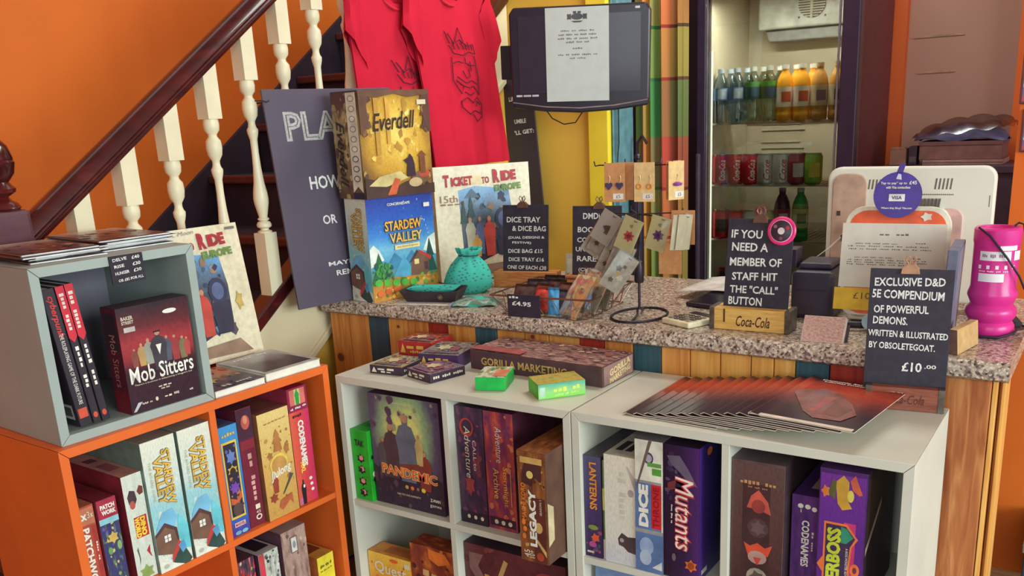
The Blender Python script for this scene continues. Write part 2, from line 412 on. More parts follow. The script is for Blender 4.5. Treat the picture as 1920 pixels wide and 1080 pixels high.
# ================================================================== the room
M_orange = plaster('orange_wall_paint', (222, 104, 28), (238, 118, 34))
M_yellow = plaster('yellow_wall_paint', (222, 174, 66), (232, 186, 78))
M_yellow2 = C(244, 214, 62, .4, .04, 6)
M_cream = plaster('cream_string_paint', (216, 200, 164), (228, 212, 178))
M_dark = C(52, 36, 52, .6, .12, 8)
b = B(); b.box(-3, -5.5, -.05, 5.2, 3.2, 0); struct(b.build('floor', wood('floor_boards', (120, 84, 60), (142, 104, 74), (160, 120, 88), (3, 14, 3))))
b = B(); b.box(-.47, -3.4, 2.75, 5.2, 3.2, 2.8); struct(b.build('ceiling', C(226, 218, 204, .8, .03)))
b = B(); b.box(-1.36, -3.4, 0, -1.28, 3.2, 4.2); struct(b.build('wall_left', M_orange))
b = B(); b.box(-1.28, 3.12, 0, 5.2, 3.2, 4.2); struct(b.build('wall_far', M_dark))
# yellow wall under the upper stairs, with a brighter door trim at its right edge
b = B(); b.box(-.425, 1.49, 0, -.063, 1.58, 2.75); struct(b.build('wall_back', M_yellow))
b = B(); b.box(-.063, 1.472, 0, .022, 1.60, 2.75); struct(b.build('trim_1', M_yellow2, bevel=.004))
b = B(); b.box(.022, 1.50, 0, .052, 1.62, 2.75); b.box(.028, 1.492, 0, .034, 1.50, 2.75); struct(b.build('trim_2', C(98, 140, 150, .5), bevel=.002))
# orange wall behind the fridge and the pier on the right
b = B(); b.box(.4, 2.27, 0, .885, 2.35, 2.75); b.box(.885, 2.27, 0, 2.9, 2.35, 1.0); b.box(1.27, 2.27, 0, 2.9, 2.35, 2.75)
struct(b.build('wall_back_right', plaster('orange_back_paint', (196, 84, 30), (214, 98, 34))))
b = B(); b.box(1.385, 1.30, 0, 2.9, 1.40, 2.75); struct(b.build('wall_right', M_orange))
# recess with a plain beige board
b = B(); b.box(.885, 2.31, 1.0, 1.32, 2.34, 2.75); struct(b.build('wall_recess', plaster('beige_board', (160, 116, 100), (172, 126, 110), .9)))
for k, (px0, px1, py, th) in enumerate([(1712, 1808, 71, .006), (1720, 1790, 137, .006)]):
    p = on(px0, py, 'y', 2.309); q = on(px1, py - 3, 'y', 2.309)
    b = B(); b.box(p[0], 2.306, p[2] - .003, q[0], 2.3095, p[2] + .004); struct(b.build('trim_%d' % (4 + k), C(160, 120, 100, .8)))

b = B(); b.box(-1.28, -2.3, 0, .95, -2.2, 2.75); struct(b.build('unseen_light_blocker', plaster('umber_blocker_paint', (150, 92, 60), (164, 104, 70))))  # unseen partition, added to keep front light off the cube's left side
# ================================================================== staircase
SL = .72
def zb(y): return .914 + SL * (y - .136)          # top of the base rail
def zh(y): return 1.194 + SL * (y + .461)          # underside of the handrail
M_maho = wood('mahogany_varnish', (50, 12, 18), (74, 18, 22), (96, 28, 28), (5, 2, 5), .22, .6)
M_newel = C(92, 56, 66, .35, .1, 30, coat=.3)
M_bal = C(232, 220, 190, .38, .03, 12)
st = thing('staircase', 'staircase with white turned balusters and a glossy mahogany handrail against the orange wall', 'staircase', (-.43, -.35, 0))
ST0 = Vector((-.43, -.35, 0))
def st_part(b, name, mats, **k):
    b.v = [tuple(Vector(p) - ST0) for p in b.v]
    return b.build(name, mats, st, **k)
# string board, its bead and the yellow spandrel below
y0, y1 = -.50, 1.485
b = B(); b.prism([(y0, max(.02, zb(y0) - .31)), (y1, zb(y1) - .31), (y1, zb(y1) - .03), (y0, zb(y0) - .03)], lambda u, v, d: (d, u, v), -.45, -.412); st_part(b, 'string_board', M_cream)
b = B(); b.prism([(y0, zb(y0) - .318), (y1, zb(y1) - .318), (y1, zb(y1) - .29), (y0, zb(y0) - .29)], lambda u, v, d: (d, u, v), -.45, -.402); st_part(b, 'string_bead', M_cream, bevel=.004)
b = B(); b.prism([(y0, .01), (y1, .01), (y1, zb(y1) - .30), (y0, zb(y0) - .30)], lambda u, v, d: (d, u, v), -.45, -.418); st_part(b, 'spandrel_panel', M_yellow)
b = B(); b.prism([(y0, zb(y0) - .047), (y1, zb(y1) - .047), (y1, zb(y1)), (y0, zb(y0))], lambda u, v, d: (d, u, v), -.465, -.397); st_part(b, 'base_rail', M_maho, bevel=.006)
b = B(); b.prism([(-.49, zh(-.49) + .012), (1.9, zh(1.9) + .012), (1.9, zh(1.9) + .017), (-.49, zh(-.49) + .017)], lambda u, v, d: (d, u, v), -.402, -.396); st_part(b, 'rail_bead', M_maho, bevel=.002)
# handrail: moulded section swept up the slope
sec = [(-.030, .006), (-.034, .030), (-.030, .052), (-.016, .066), (0, .070), (.016, .066), (.030, .052), (.034, .030), (.027, .022), (.030, .012), (.024, 0), (-.024, 0)]
ya, yb_ = -.50, 1.9
b = B(); n = len(sec)
vs = [(-.43 + x, ya, zh(ya) + z) for x, z in sec] + [(-.43 + x, yb_, zh(yb_) + z) for x, z in sec]
b.raw(vs, [(i, (i + 1) % n, n + (i + 1) % n, n + i) for i in range(n)] + [tuple(range(n)), tuple(range(2 * n - 1, n - 1, -1))]); st_part(b, 'handrail', M_maho, smooth=True)
def baluster(y):
    zl, zt = zb(y), zh(y)
    b = B(); hw = .0225; cx = -.43
    def block(za, zc, sl0, sl1):
        vs = []
        for (dx, dy) in ((-1, -1), (1, -1), (1, 1), (-1, 1)): vs.append((cx + dx * hw, y + dy * hw, za + (SL * dy * hw if sl0 else 0)))
        for (dx, dy) in ((-1, -1), (1, -1), (1, 1), (-1, 1)): vs.append((cx + dx * hw, y + dy * hw, zc + (SL * dy * hw if sl1 else 0)))
        b.raw(vs, [(0, 3, 2, 1), (4, 5, 6, 7), (0, 1, 5, 4), (1, 2, 6, 5), (2, 3, 7, 6), (3, 0, 4, 7)])
    z1, z2 = zl + .165, zt - .125
    block(zl - .004, z1, True, False); block(z2, zt + .006, False, True)
    Lh = z2 - z1
    prof = [(.020, 0), (.021, .010), (.012, .020), (.012, .028), (.0205, .040), (.0215, .055), (.018, .072), (.011, .080), (.0165, .088), (.0165, .096), (.012, .104),
            (.017, .16), (.0205, .20), (.0215, .23), (.0200, .27), (.0150, .34), (.0115, .44), (.0100, .54), (.0105, .62), (.0150, .66), (.0160, .685), (.0120, .70), (.0100, .72), (.0105, .74),
            (.0190, .775), (.0215, .82), (.0200, .865), (.0120, .89), (.0120, .905), (.0200, .93), (.0215, .965), (.0200, 1.0)]
    prof = [(r, z1 + f * Lh) if f < .11 or f > .6 else (r, z1 + f * Lh) for r, f in prof]
    b.lathe(prof, 18, (cx, y, 0))
    st_part(b, 'baluster', M_bal, smooth=True)
for k in range(13): baluster(-.352 + .1385 * k)
# newel post with ball finial
b = B(); cy, hw = -.533, .046; cx = -.43
b.box(cx - hw, cy - hw, 0, cx + hw, cy + hw, 1.268); nw = st_part(b, 'newel_post', M_newel, bevel=.010)
b = B(); b.lathe([(.040, 0), (.046, .006), (.040, .016), (.030, .022), (.024, .030), (.040, .040), (.042, .048), (.034, .056), (.030, .062), (.044, .080), (.049, .104), (.046, .108), (.047, .112), (.040, .138), (.026, .156), (.008, .164), (.0005, .165)], 24, (cx, cy, 1.266))
b.v = [tuple(Vector(p) - ST0) for p in b.v]; b.build('finial', M_maho, nw, smooth=True)
# steps and wall skirting
M_step = C(56, 42, 56, .7, .15, 10); M_nose = C(96, 48, 44, .45, .12, 14)
for k in range(-1, 8):
    yk = -.30 + .25 * k; zk = zb(yk) - .07
    b = B(); b.box(-1.26, yk, max(0.0, zk - .30), -.466, yk + .27, zk); s_ = st_part(b, 'step', M_step)
    b = B(); b.box(-1.26, yk - .022, zk - .026, -.466, yk + .02, zk + .004); b.v = [tuple(Vector(p) - ST0) for p in b.v]; b.build('nosing', M_nose, s_, bevel=.006)
b = B(); b.prism([(-.6, zb(-.6) - .45), (2.2, zb(2.2) - .45), (2.2, zb(2.2) - .02), (-.6, zb(-.6) - .02)], lambda u, v, d: (d, u, v), -1.279, -1.262); st_part(b, 'wall_skirting', M_step)

# ================================================================== counter
T = .905
PINE = [wood('pine_a', (178, 102, 44), (206, 130, 62), (222, 152, 80)), wood('pine_b', (196, 118, 54), (216, 146, 74), (228, 166, 94)), wood('pine_c', (206, 140, 66), (226, 164, 84), (236, 184, 106))]
TEAL = wood('blue_stain', (44, 72, 84), (56, 88, 98), (66, 98, 106)); NAVY = wood('slate_stain', (42, 58, 78), (52, 70, 88), (60, 78, 94)); REDW = wood('red_stain', (142, 34, 28), (164, 46, 36), (178, 60, 42))
ctr = thing('counter', 'shop counter front clad in pine, red and blue-stained vertical planks', 'counter', (-.37, .37, 0))
edges = [-.376, -.294, -.214, -.139, -.062, .014, .085, .182, .254, .345, .42, .514, .587, .667, .744, .819, .896, .971, 1.024, 1.074, 1.149, 1.229, 1.305, 1.372]
kinds = [PINE[0], PINE[0], NAVY, PINE[1], PINE[0], REDW, PINE[1], TEAL, PINE[1], PINE[0], PINE[1], REDW, PINE[0], TEAL, PINE[1], PINE[2], PINE[2], PINE[2], PINE[2], TEAL, REDW, PINE[0], PINE[0]]
for i, m in enumerate(kinds):
    j = (i * 37 % 5) * .0008
    b = B(); b.box(edges[i] + .001 + .37, -j, .0, edges[i + 1] - .001 + .37, .016 - j, .862); b.build('plank', m, ctr, bevel=.002)
for (px, py, r) in [(640, 669, .013), (1000, 631, .006), (1459, 707, .005), (748, 612, .005)]:
    p = on(px, py, 'y', .3685); b = B(); b.lathe([(r, 0), (r * .9, .0008), (0.0005, .001)], 12); b.build('knot', C(110, 48, 36, .6), ctr, (p[0] + .37, -.0045, p[2]), (R(90), 0, 0))
b = B(); b.box(1.374 + .37, -.002, 0, 1.472 + .37, .03, .862); b.build('corner_board', wood('oak_board', (150, 78, 40), (180, 106, 58), (204, 136, 84), (16, 16, 1.6)), ctr, bevel=.003)
for k, (x0, x1, yy, m) in enumerate([(1.4735, 1.483, .002, PINE[2]), (1.484, 1.490, .03, PINE[0]), (1.490, 1.497, .012, PINE[2])]):
    b = B(); b.box(x0 + .37, yy, 0, x1 + .37, .10, .862); b.build('end_board', m, ctr, bevel=.002)
b = B(); b.box(-.0, .018, 0, 1.842, .09, .862); b.box(-.0, .09, 0, 1.62, .60, .862); b.build('carcass', C(96, 66, 48, .8), ctr)
b = B()
x0, x1, ya, yb_ = -.385, 1.503, .345, 1.03
prof = [(ya + .010, T - .040), (ya + .002, T - .034), (ya, T - .022), (ya + .003, T - .009), (ya + .012, T), (yb_, T), (yb_, T - .040)]
vs = [(x0, y, z) for y, z in prof] + [(x1, y, z) for y, z in prof]; n = len(prof)
b.raw(vs, [tuple(range(n)), tuple(range(2 * n - 1, n - 1, -1))] + [(i, i + n, (i + 1) % n + n, (i + 1) % n) for i in range(n)])
tag(b.build('worktop', granite(), smooth=True), 'speckled granite-look worktop with a rounded front edge on the planked counter', 'worktop')

# ================================================================== cube shelving
def panel(name, a0, a1, b0, b1, fn, mat, parent, y0, y1, g=.0004):
    """mitred panel: outline (a0 outer run, a1 inner run) between depths"""
    b = B(); b.prism([a0[0], a0[1], a1[1], a1[0]], fn, y0, y1); return b.build(name, mat, parent, bevel=.0008)
def cube_unit(name, label, fr, z0, wd, ht, dp, th, mat, dividers, cat='shelf unit', inner=None):
    t = thing(name, label, cat, fr.p(0, 0, z0), fr.a)
    fn = lambda u, v, d: (u, d, v); g = .0006
    def pn(nm, pts, m=mat):
        b = B(); b.prism(pts, fn, 0, dp); return b.build(nm, m, t, bevel=.0008)
    pn('top_panel', [(g, ht), (wd - g, ht), (wd - th - g, ht - th), (th + g, ht - th)])
    pn('bottom_panel', [(g, 0), (th + g, th), (wd - th - g, th), (wd - g, 0)])
    pn('side_panel', [(0, g), (0, ht - g), (th, ht - th - g), (th, th + g)])
    pn('side_panel', [(wd, g), (wd - th, th + g), (wd - th, ht - th - g), (wd, ht - g)])
    b = B(); b.box(th, dp - .012, th, wd - th, dp - .004, ht - th); b.build('back_panel', inner or mat, t)
    if dividers:
        s = .016
        b = B(); b.box(th, .003, ht / 2 - s / 2, wd - th, dp - .012, ht / 2 + s / 2); b.build('shelf', mat, t, bevel=.0008)
        b = B(); b.box(wd / 2 - s / 2, .002, ht / 2 + s / 2 + .0003, wd / 2 + s / 2, dp - .012, ht - th); b.build('divider', mat, t, bevel=.0008)
        b = B(); b.box(wd / 2 - s / 2, .002, th, wd / 2 + s / 2, dp - .012, ht / 2 - s / 2 - .0003); b.build('divider', mat, t, bevel=.0008)
    return t
M_white = C(212, 209, 196, .42, .02, 8); M_grey = C(160, 170, 166, .45, .03, 8); M_grey_shaded = C(122, 118, 130, .5, .04, 6)  # last grey is the cube grey with interior shade put into the colour
M_or = C(228, 106, 44, .42, .03, 8)
u1 = cube_unit('cube_shelf', 'white four-compartment cube shelf topped with small card games and a long brown box', WF, .10, .6985, .70, .35, .019, M_white, True)
u2 = cube_unit('cube_shelf', 'white four-compartment cube shelf topped with a fan of dark red magazines', Frame(.7015, 0, 0), .10, .6985, .70, .35, .019, M_white, True)
u3 = cube_unit('cube_shelf', 'orange four-compartment cube shelf in front of the stairs', OF, .136, .70, .70, .35, .019, M_or, True)
for t, z in ((u1, .10), (u2, .10), (u3, .136)):
    b = B(); b.box(.04, .03, -z, .66, .32, -.0003); b.build('plinth', C(70, 60, 60, .7), t)
u4 = cube_unit('cube_box', 'single grey open cube box standing on the orange shelf, holding books', GF, .8362, .35, .35, .35, .019, M_grey, False, inner=M_grey_shaded)
ZC = .8362 + .35                                   # top of grey cube
ZW = .10 + .35 + .008 + .0004                      # white middle shelf
ZO = .136 + .35 + .008 + .0004                     # orange middle shelf

# ================================================================== games in the white shelf
V = -90     # spine lettering read downwards
# green dice game
spots = []
for k, (yy, m1) in enumerate([(.60, PINK_T), (.44, BLACK), (.27, BLACK), (.11, BLACK)]):
    spots += [('p', bloom(.5, yy, .26, .07, 6), BLACK), ('e', .52, yy + .01, .13, .035, PINK_T)]
    if k % 2: spots += [('e', .46, yy, .07, .03, BLACK)]
game_box('dice_game', 'small bright green game box with black sketches beside the dark pandemic-poster box', WF, .0215, .012, ZW, (.058, .115, .195), C(40, 176, 50, .4), {
    'front': dict(shapes=spots, texts=[('TAK', .5, .82, .55, .09, -4, BLACK, dict(bold=.03))]),
    'right': dict(shapes=[('p', bloom(.16, .30, .10, .09, 5), BLACK), ('p', bloom(.10, .62, .05, .04, 5), BLACK), ('e', .12, .38, .05, .04, WHITE)]),
    'top': dict(shapes=[('r', .3, .3, .7, .7, C(60, 120, 60))])})
M_pan = art('poster_glow', [(0, (250, 240, 120)), (.16, (226, 222, 130)), (.30, (150, 178, 130)), (.46, (96, 84, 112)), (.75, (84, 52, 84))], 'radial', 3.5, .22, .3, (.48, .68))
skin = C(190, 132, 108); coatb = C(84, 62, 70); coatg = C(104, 108, 124); robe = C(140, 58, 50); dk = C(58, 44, 62)
def bust(cx, y0, w, h, c): return [('p', figure(cx, y0, w, h), c), ('e', cx, y0 + h * .915, w * .15, h * .062, skin)]
sh = [('p', [(0, 0), (1, 0), (1, .30), (.92, .33), (.86, .30), (.8, .36), (.7, .31), (.2, .33), (.13, .40), (.07, .33), (0, .36)], dk)]
sh += scatter(26, 0, .02, 1, .30, .035, [(66, 48, 66), (84, 60, 70), (50, 38, 56), (96, 74, 84)], 1) + scatter(16, .05, .72, .95, .98, .05, [(96, 66, 96), (120, 104, 110), (150, 150, 110), (84, 60, 90)], 2)
sh += bust(.17, .30, .17, .32, C(92, 84, 92)) + bust(.30, .26, .24, .50, coatb) + bust(.52, .25, .30, .62, coatg) + bust(.76, .20, .20, .36, robe) + bust(.70, .42, .12, .28, C(196, 172, 110))
sh += [('p', [(.38, .34), (.72, .36), (.68, .43), (.40, .40)], C(128, 62, 54)), ('e', .48, .20, .025, .018, GOLD), ('e', .56, .20, .025, .018, ORANGE_T), ('e', .64, .20, .02, .016, C(150, 110, 90)), ('e', .72, .20, .03, .02, YEL)]
game_box('adventure_game', 'large dark game box, figures in a yellow glow above an orange title', WF, .084, .024, ZW, (.228, .07, .300), C(70, 44, 72, .35), {
    'front': dict(bg=M_pan, shapes=sh, texts=[('PANDEMIC', .53, .325, .80, .095, -2, C(244, 206, 120), dict(bold=.055)), ('PANDEMIC', .53, .325, .79, .085, -2, C(226, 84, 48), dict(bold=.012)),
        ('A GAME BY MATT LEACOCK', .50, .945, .26, .014, 0, CREAM), ('CAN YOU SAVE HUMANITY?', .50, .125, .34, .018, 0, CREAM), ('Z-MAN', .88, .13, .14, .028, 0, WHITE, dict(bold=.02)), ('games', .88, .075, .16, .028, 0, WHITE)]),
    'left': dict(bg=C(116, 70, 92, .4))})
M_call = art('storm_print', [(0, (48, 36, 56)), (.45, (70, 48, 74)), (.65, (92, 58, 88)), (.85, (150, 66, 72)), (1, (70, 44, 64))], 'noise', 3)
LOGO = C(214, 196, 180)
game_box('story_game', 'dark violet storytelling game spine with a red ring, left of the crimson one', WF, .3605, .028, ZW, (.080, .26, .302), C(58, 42, 62, .4), {
    'front': dict(bg=M_call, shapes=scatter(30, 0, .1, 1, 1, .09, [(84, 50, 80), (110, 60, 92), (60, 44, 74), (140, 60, 70)], 3, .3) + [('e', .40, .83, .26, .08, C(186, 62, 50)), ('e', .42, .835, .20, .06, C(60, 42, 62)), ('r', .0, .0, 1, .10, C(46, 36, 50)), ('p', bloom(.42, .34, .2, .10, 6), C(150, 60, 64)), ('e', .3, .06, .06, .018, LOGO), ('e', .55, .06, .06, .018, LOGO), ('e', .8, .06, .06, .018, LOGO)],
        texts=[('CALL to', .66, .60, .26, .12, V, LOGO), ('Adventure', .42, .62, .44, .22, V, LOGO, dict(shear=.15))])})
M_storm = art('crimson_print', [(0, (88, 34, 60)), (.4, (140, 60, 92)), (.6, (176, 70, 68)), (.8, (206, 92, 72)), (1, (90, 40, 62))], 'noise', 3.5)
game_box('story_game', 'crimson and pink storytelling game spine with gold lettering next to the dark violet one', WF, .4425, .030, ZW, (.083, .26, .300), C(92, 46, 64, .4), {
    'front': dict(bg=M_storm, shapes=scatter(34, 0, .1, 1, 1, .09, [(150, 60, 80), (196, 84, 72), (120, 54, 92), (214, 120, 84)], 4, .3) + [('r', .05, .03, .95, .105, C(60, 36, 50)), ('e', .28, .066, .07, .02, LOGO), ('e', .52, .066, .07, .02, LOGO), ('e', .76, .066, .07, .02, LOGO), ('r', .84, .22, .86, .52, GOLD)],
        texts=[('Adventure', .50, .73, .30, .22, V, LOGO, dict(shear=.15)), ('Stormlight', .66, .38, .34, .20, V, GOLD), ('Archive', .36, .40, .26, .20, V, GOLD)])})
M_leg = art('brown_print', [(0, (96, 52, 36)), (.5, (140, 84, 50)), (1, (178, 112, 62))], 'noise', 5)
game_box('legacy_game', 'brown village game box with big white vertical title, sticking out of the white shelf', WF, .603, -.072, ZW, (.072, .20, .262), C(104, 66, 46, .4), {
    'front': dict(bg=M_leg, shapes=scatter(30, 0, 0, 1, 1, .07, [(120, 70, 44), (170, 104, 58), (190, 140, 80), (90, 50, 38)], 5, .3) + [('r', .52, .0, .96, .6, C(96, 48, 40)), ('p', [(.15, .72), (.5, .70), (.62, .78), (.85, .74), (.88, .92), (.6, .96), (.3, .94), (.2, .84)], C(78, 44, 44)), ('e', .45, .80, .12, .035, C(226, 200, 120)), ('r', .12, .9, .9, .955, C(206, 166, 96)),
        ('e', .70, .33, .14, .05, C(206, 166, 104)), ('p', [(.55, .22), (.65, .22), (.95, .12), (.95, .07)], C(206, 166, 104)), ('e', .16, .36, .07, .025, ORANGE_T), ('e', .2, .30, .07, .025, ORANGE_T), ('e', .16, .23, .07, .025, ORANGE_T), ('e', .72, .065, .13, .04, C(170, 70, 44))],
        texts=[('LEGACY', .50, .41, .52, .26, 90, WHITE, dict(bold=.05)), ('MACHI KORO', .19, .55, .34, .16, 90, ORANGE_T, dict(bold=.02)), ('SEASON 1', .80, .52, .14, .07, 90, CREAM), ('45', .24, .075, .07, .20, 90, CREAM), ('10+', .42, .075, .07, .20, 90, CREAM)]),
    'right': dict(bg=C(96, 64, 50), shapes=[('p', [(.02, .16), (.14, .20), (.14, .50), (.02, .56)], C(206, 186, 146))]), 'top': dict(bg=M_leg)})
# lower row (only the tops and upper halves are in view)
M_q = art('quest_print', [(0, (196, 90, 40)), (.5, (236, 160, 50)), (1, (250, 206, 84))], 'v', 4, .5)
game_box('quest_game', 'orange and yellow game box with white title in the lower white compartment', WF, .0225, .030, .1192, (.150, .06, .178), C(226, 146, 52, .4), {
    'front': dict(bg=M_q, shapes=scatter(24, 0, 0, 1, .95, .05, [(226, 120, 44), (244, 190, 70), (206, 84, 44)], 6) + [('p', figure(.3, .0, .3, .62), BLACK), ('p', figure(.75, .0, .3, .58), C(150, 70, 40)), ('e', .62, .93, .10, .03, C(236, 96, 60)), ('r', .86, .86, .99, .94, CREAM)], texts=[('Quest', .52, .755, .74, .22, -3, WHITE, dict(bold=.01))]),
    'top': dict(shapes=[('r', .3, .2, .92, .8, C(196, 110, 48))])})
M_lr = art('lost_ruins_print', [(0, (110, 46, 44)), (.5, (150, 66, 48)), (1, (230, 130, 56))], 'noise', 4)
game_box('exploration_game', 'reddish brown game box beside the orange one in the lower white compartment', WF, .1760, .032, .1192, (.155, .06, .236), C(104, 50, 56, .4), {
    'front': dict(bg=M_lr, shapes=scatter(30, 0, .1, 1, 1, .06, [(120, 52, 46), (176, 84, 50), (206, 120, 60), (84, 40, 44)], 7) + [('p', [(.4, .98), (.75, .96), (.86, .86), (.6, .80), (.4, .86)], ORANGE_T), ('p', [(.15, .3), (.9, .3), (.7, .42), (.5, .36), (.3, .42)], ORANGE_T)], texts=[('~1', .5, .66, .5, .09, -4, C(220, 180, 120)), ('~2', .55, .55, .5, .08, -4, C(220, 180, 120))]),
    'top': dict(bg=M_lr)})
M_ru = art('maroon_print', [(0, (70, 32, 40)), (.6, (104, 48, 54)), (1, (120, 58, 60))], 'noise', 3)
game_box('relic_game', 'wide maroon game box with outlined gold title in the lower white compartment', WF, .3600, .028, .1192, (.295, .22, .282), C(96, 48, 54, .4), {
    'front': dict(bg=M_ru, shapes=scatter(24, 0, .1, 1, 1, .05, [(84, 40, 46), (124, 60, 60), (100, 44, 56)], 8) + [('p', [(.05, .92), (.2, .92), (.14, .8), (.2, .7), (.12, .66), (.05, .76)], C(130, 92, 88)), ('e', .82, .8, .12, .1, C(140, 50, 54)), ('p', [(.33, .72), (.37, .70), (.45, .90), (.41, .92)], C(190, 150, 96))], texts=[('Ruins', .42, .62, .44, .22, -2, C(198, 150, 92), dict(bold=.02))]),
    'top': dict(bg=C(62, 40, 50), shapes=[('r', .10, .55, .22, .8, C(40, 28, 38)), ('r', .4, .5, .9, .7, C(50, 32, 44))])})
# second white unit
M_lan = art('lantern_print', [(0, (60, 42, 84)), (.5, (74, 58, 104)), (1, (88, 84, 120))], 'v', 4, .4)
game_box('card_game', 'slim violet game spine with orange vertical title at the end of the white shelf row', Frame(0, 0, 0), .7215, .012, ZW, (.043, .26, .242), C(58, 44, 70, .35), {
    'front': dict(bg=M_lan, shapes=scatter(20, .05, .05, .95, .4, .12, [(90, 70, 120), (120, 84, 100), (70, 90, 90), (150, 80, 110)], 9, .2) + [('p', bloom(.62, .20, .28, .05, 5), C(214, 90, 54)), ('e', .5, .30, .3, .025, C(130, 140, 70)), ('e', .45, .13, .22, .03, C(176, 76, 140)), ('r', .12, .04, .5, .06, LOGO)], texts=[('LANTERNS', .55, .71, .46, .42, V, C(240, 146, 52), dict(bold=.03))]),
    'top': dict(bg=C(92, 84, 96))})
game_box('card_game', 'very thin yellow-green game box squeezed next to the violet spine', WF, .7655, .016, ZW, (.007, .2, .235), C(126, 150, 90, .5), {
    'front': dict(shapes=[('r', 0, .5, 1, .72, C(214, 220, 110)), ('r', 0, .0, 1, .2, C(226, 206, 206))])})
M_wht = art('pale_print', [(0, (206, 206, 214)), (.3, (226, 220, 210)), (1, (230, 222, 204))], 'v', 3, .3)
game_box('miniatures_game', 'cream white game box with faint grey vertical title and a dark hooded bird figure', WF, .7738, .010, ZW, (.074, .27, .254), C(222, 212, 196, .45), {
    'front': dict(bg=M_wht, shapes=[('p', [(.42, .24), (.55, .30), (.75, .27), (1, .28), (1, .12), (.75, .13), (.6, .17), (.45, .18)], C(84, 66, 72)), ('e', .55, .23, .07, .02, C(180, 160, 160)), ('p', [(.72, .92), (.76, .92), (1, .82), (1, .70)], C(190, 172, 168)), ('e', .86, .68, .1, .035, C(176, 162, 160))],
        texts=[('~2', .58, .64, .44, .26, V, C(204, 196, 184), dict(bold=.01))]),
    'top': dict(bg=C(206, 198, 184), shapes=[('r', .15, .12, .38, .34, dk), ('r', .46, .12, .68, .34, dk), ('r', .76, .12, .96, .34, dk), ('r', 0, .5, 1, 1, C(176, 166, 156))])})
game_box('dice_game', 'blue, white and grey game spine with tilted white and red dice title', WF, .8505, .006, ZW, (.064, .26, .302), C(206, 202, 192, .4), {
    'front': dict(bg=C(92, 118, 168), shapes=[('r', 0, .70, 1, 1, C(224, 220, 206)), ('r', 0, .68, 1, .70, GREY_T), ('r', 0, .30, 1, .33, GREY_T), ('r', .58, .345, .95, .68, RED), ('e', .50, .87, .17, .045, C(74, 62, 90)), ('e', .50, .87, .12, .03, C(170, 160, 176)), ('r', .62, .75, .98, .80, C(88, 150, 60)), ('r', .45, .81, .95, .84, C(98, 156, 70)), ('p', [(.5, 1), (.62, 1), (.05, .62), (.05, .66)], C(110, 92, 90)),
        ('e', .40, .20, .26, .07, C(150, 170, 206)), ('e', .36, .11, .22, .06, C(170, 184, 206)), ('p', [(.6, .04), (.96, .03), (.96, .10)], C(206, 206, 206)), ('r', .95, .33, 1, 1, C(224, 220, 206))],
        texts=[('DICE', .30, .51, .32, .36, 90, WHITE, dict(bold=.06)), ('THRONE', .76, .51, .31, .22, 90, C(150, 16, 40), dict(bold=.02))]),
    'right': dict(bg=C(60, 44, 62)), 'top': dict(bg=C(120, 110, 116))})
M_mut = art('mutant_print', [(0, (46, 28, 52)), (.55, (54, 34, 70)), (1, (86, 46, 112))], 'u', 3, .4, .25)
M_mut2 = art('mutant_side_print', [(0, (86, 50, 150)), (.25, (54, 50, 120)), (.6, (44, 28, 60)), (1, (36, 24, 48))], 'u', 3, .35, .25)
game_box('mutant_game', 'glossy dark purple game box with jagged white vertical title and a claw drawing', WF, .9165, .010, ZW, (.077, .27, .300), C(52, 32, 66, .3), {
    'front': dict(bg=M_mut, shapes=scatter(26, .05, .6, .95, .98, .09, [(84, 66, 100), (66, 44, 84), (104, 84, 110), (60, 36, 70)], 10, .25) + [('p', [(.08, .92), (.45, .93), (.7, .84), (.95, .72), (.7, .74), (.5, .80), (.2, .86)], C(104, 90, 112)), ('p', [(.1, .72), (.35, .75), (.3, .68), (.1, .66)], C(120, 50, 56)), ('p', bloom(.78, .12, .2, .05, 6), C(220, 112, 52)), ('e', .78, .12, .1, .028, C(160, 70, 40)), ('e', .28, .16, .06, .03, C(110, 90, 100))],
        texts=[('Mutants', .58, .50, .56, .56, V, C(196, 60, 62), dict(bold=.05, shear=.2)), ('Mutants', .58, .50, .55, .52, V, C(232, 214, 206), dict(bold=.0, shear=.2)), ('~3', .22, .49, .14, .05, V, CREAM)]),
    'right': dict(bg=M_mut2, shapes=[('r', .05, .04, .16, .075, WHITE), ('e', .2, .93, .05, .03, ORANGE_T)]), 'top': dict(bg=C(44, 30, 50))})
M_br = art('umber_print', [(0, (72, 46, 48)), (.5, (92, 62, 60)), (1, (100, 74, 72))], 'v', 3, .4, .25)
game_box('fantasy_game', 'tall shrink-wrapped brown game box with a column of creature medallions', WF, 1.0600, .014, ZW, (.108, .27, .292), C(98, 76, 78, .25), {
    'front': dict(bg=M_br, inset=.02, shapes=[('r', .22, .0, .74, .84, C(70, 42, 44)), ('p', [(.30, .66), (.38, .75), (.52, .80), (.70, .72), (.76, .63), (.5, .66)], C(196, 84, 70)), ('e', .52, .68, .13, .05, C(150, 60, 54)), ('e', .52, .52, .20, .07, C(84, 58, 62)), ('p', bloom(.52, .52, .16, .06, 6), C(104, 78, 82)),
        ('p', [(.26, .40), (.38, .38), (.52, .41), (.66, .38), (.80, .41), (.72, .32), (.34, .31)], C(206, 76, 52)), ('e', .52, .30, .18, .05, C(176, 140, 130)), ('p', [(.44, .3), (.6, .3), (.52, .24)], C(196, 70, 54)), ('e', .52, .15, .20, .07, C(160, 148, 132)), ('p', bloom(.52, .15, .15, .055, 5), C(96, 80, 76)), ('r', .30, .01, .42, .04, ORANGE_T)],
        texts=[('~2', .50, .845, .66, .028, 0, C(190, 140, 90), dict(bold=.02)), ('~3', .50, .815, .36, .014, 0, C(170, 120, 80))]),
    'right': dict(bg=C(70, 52, 58)), 'top': dict(bg=C(92, 80, 84))})
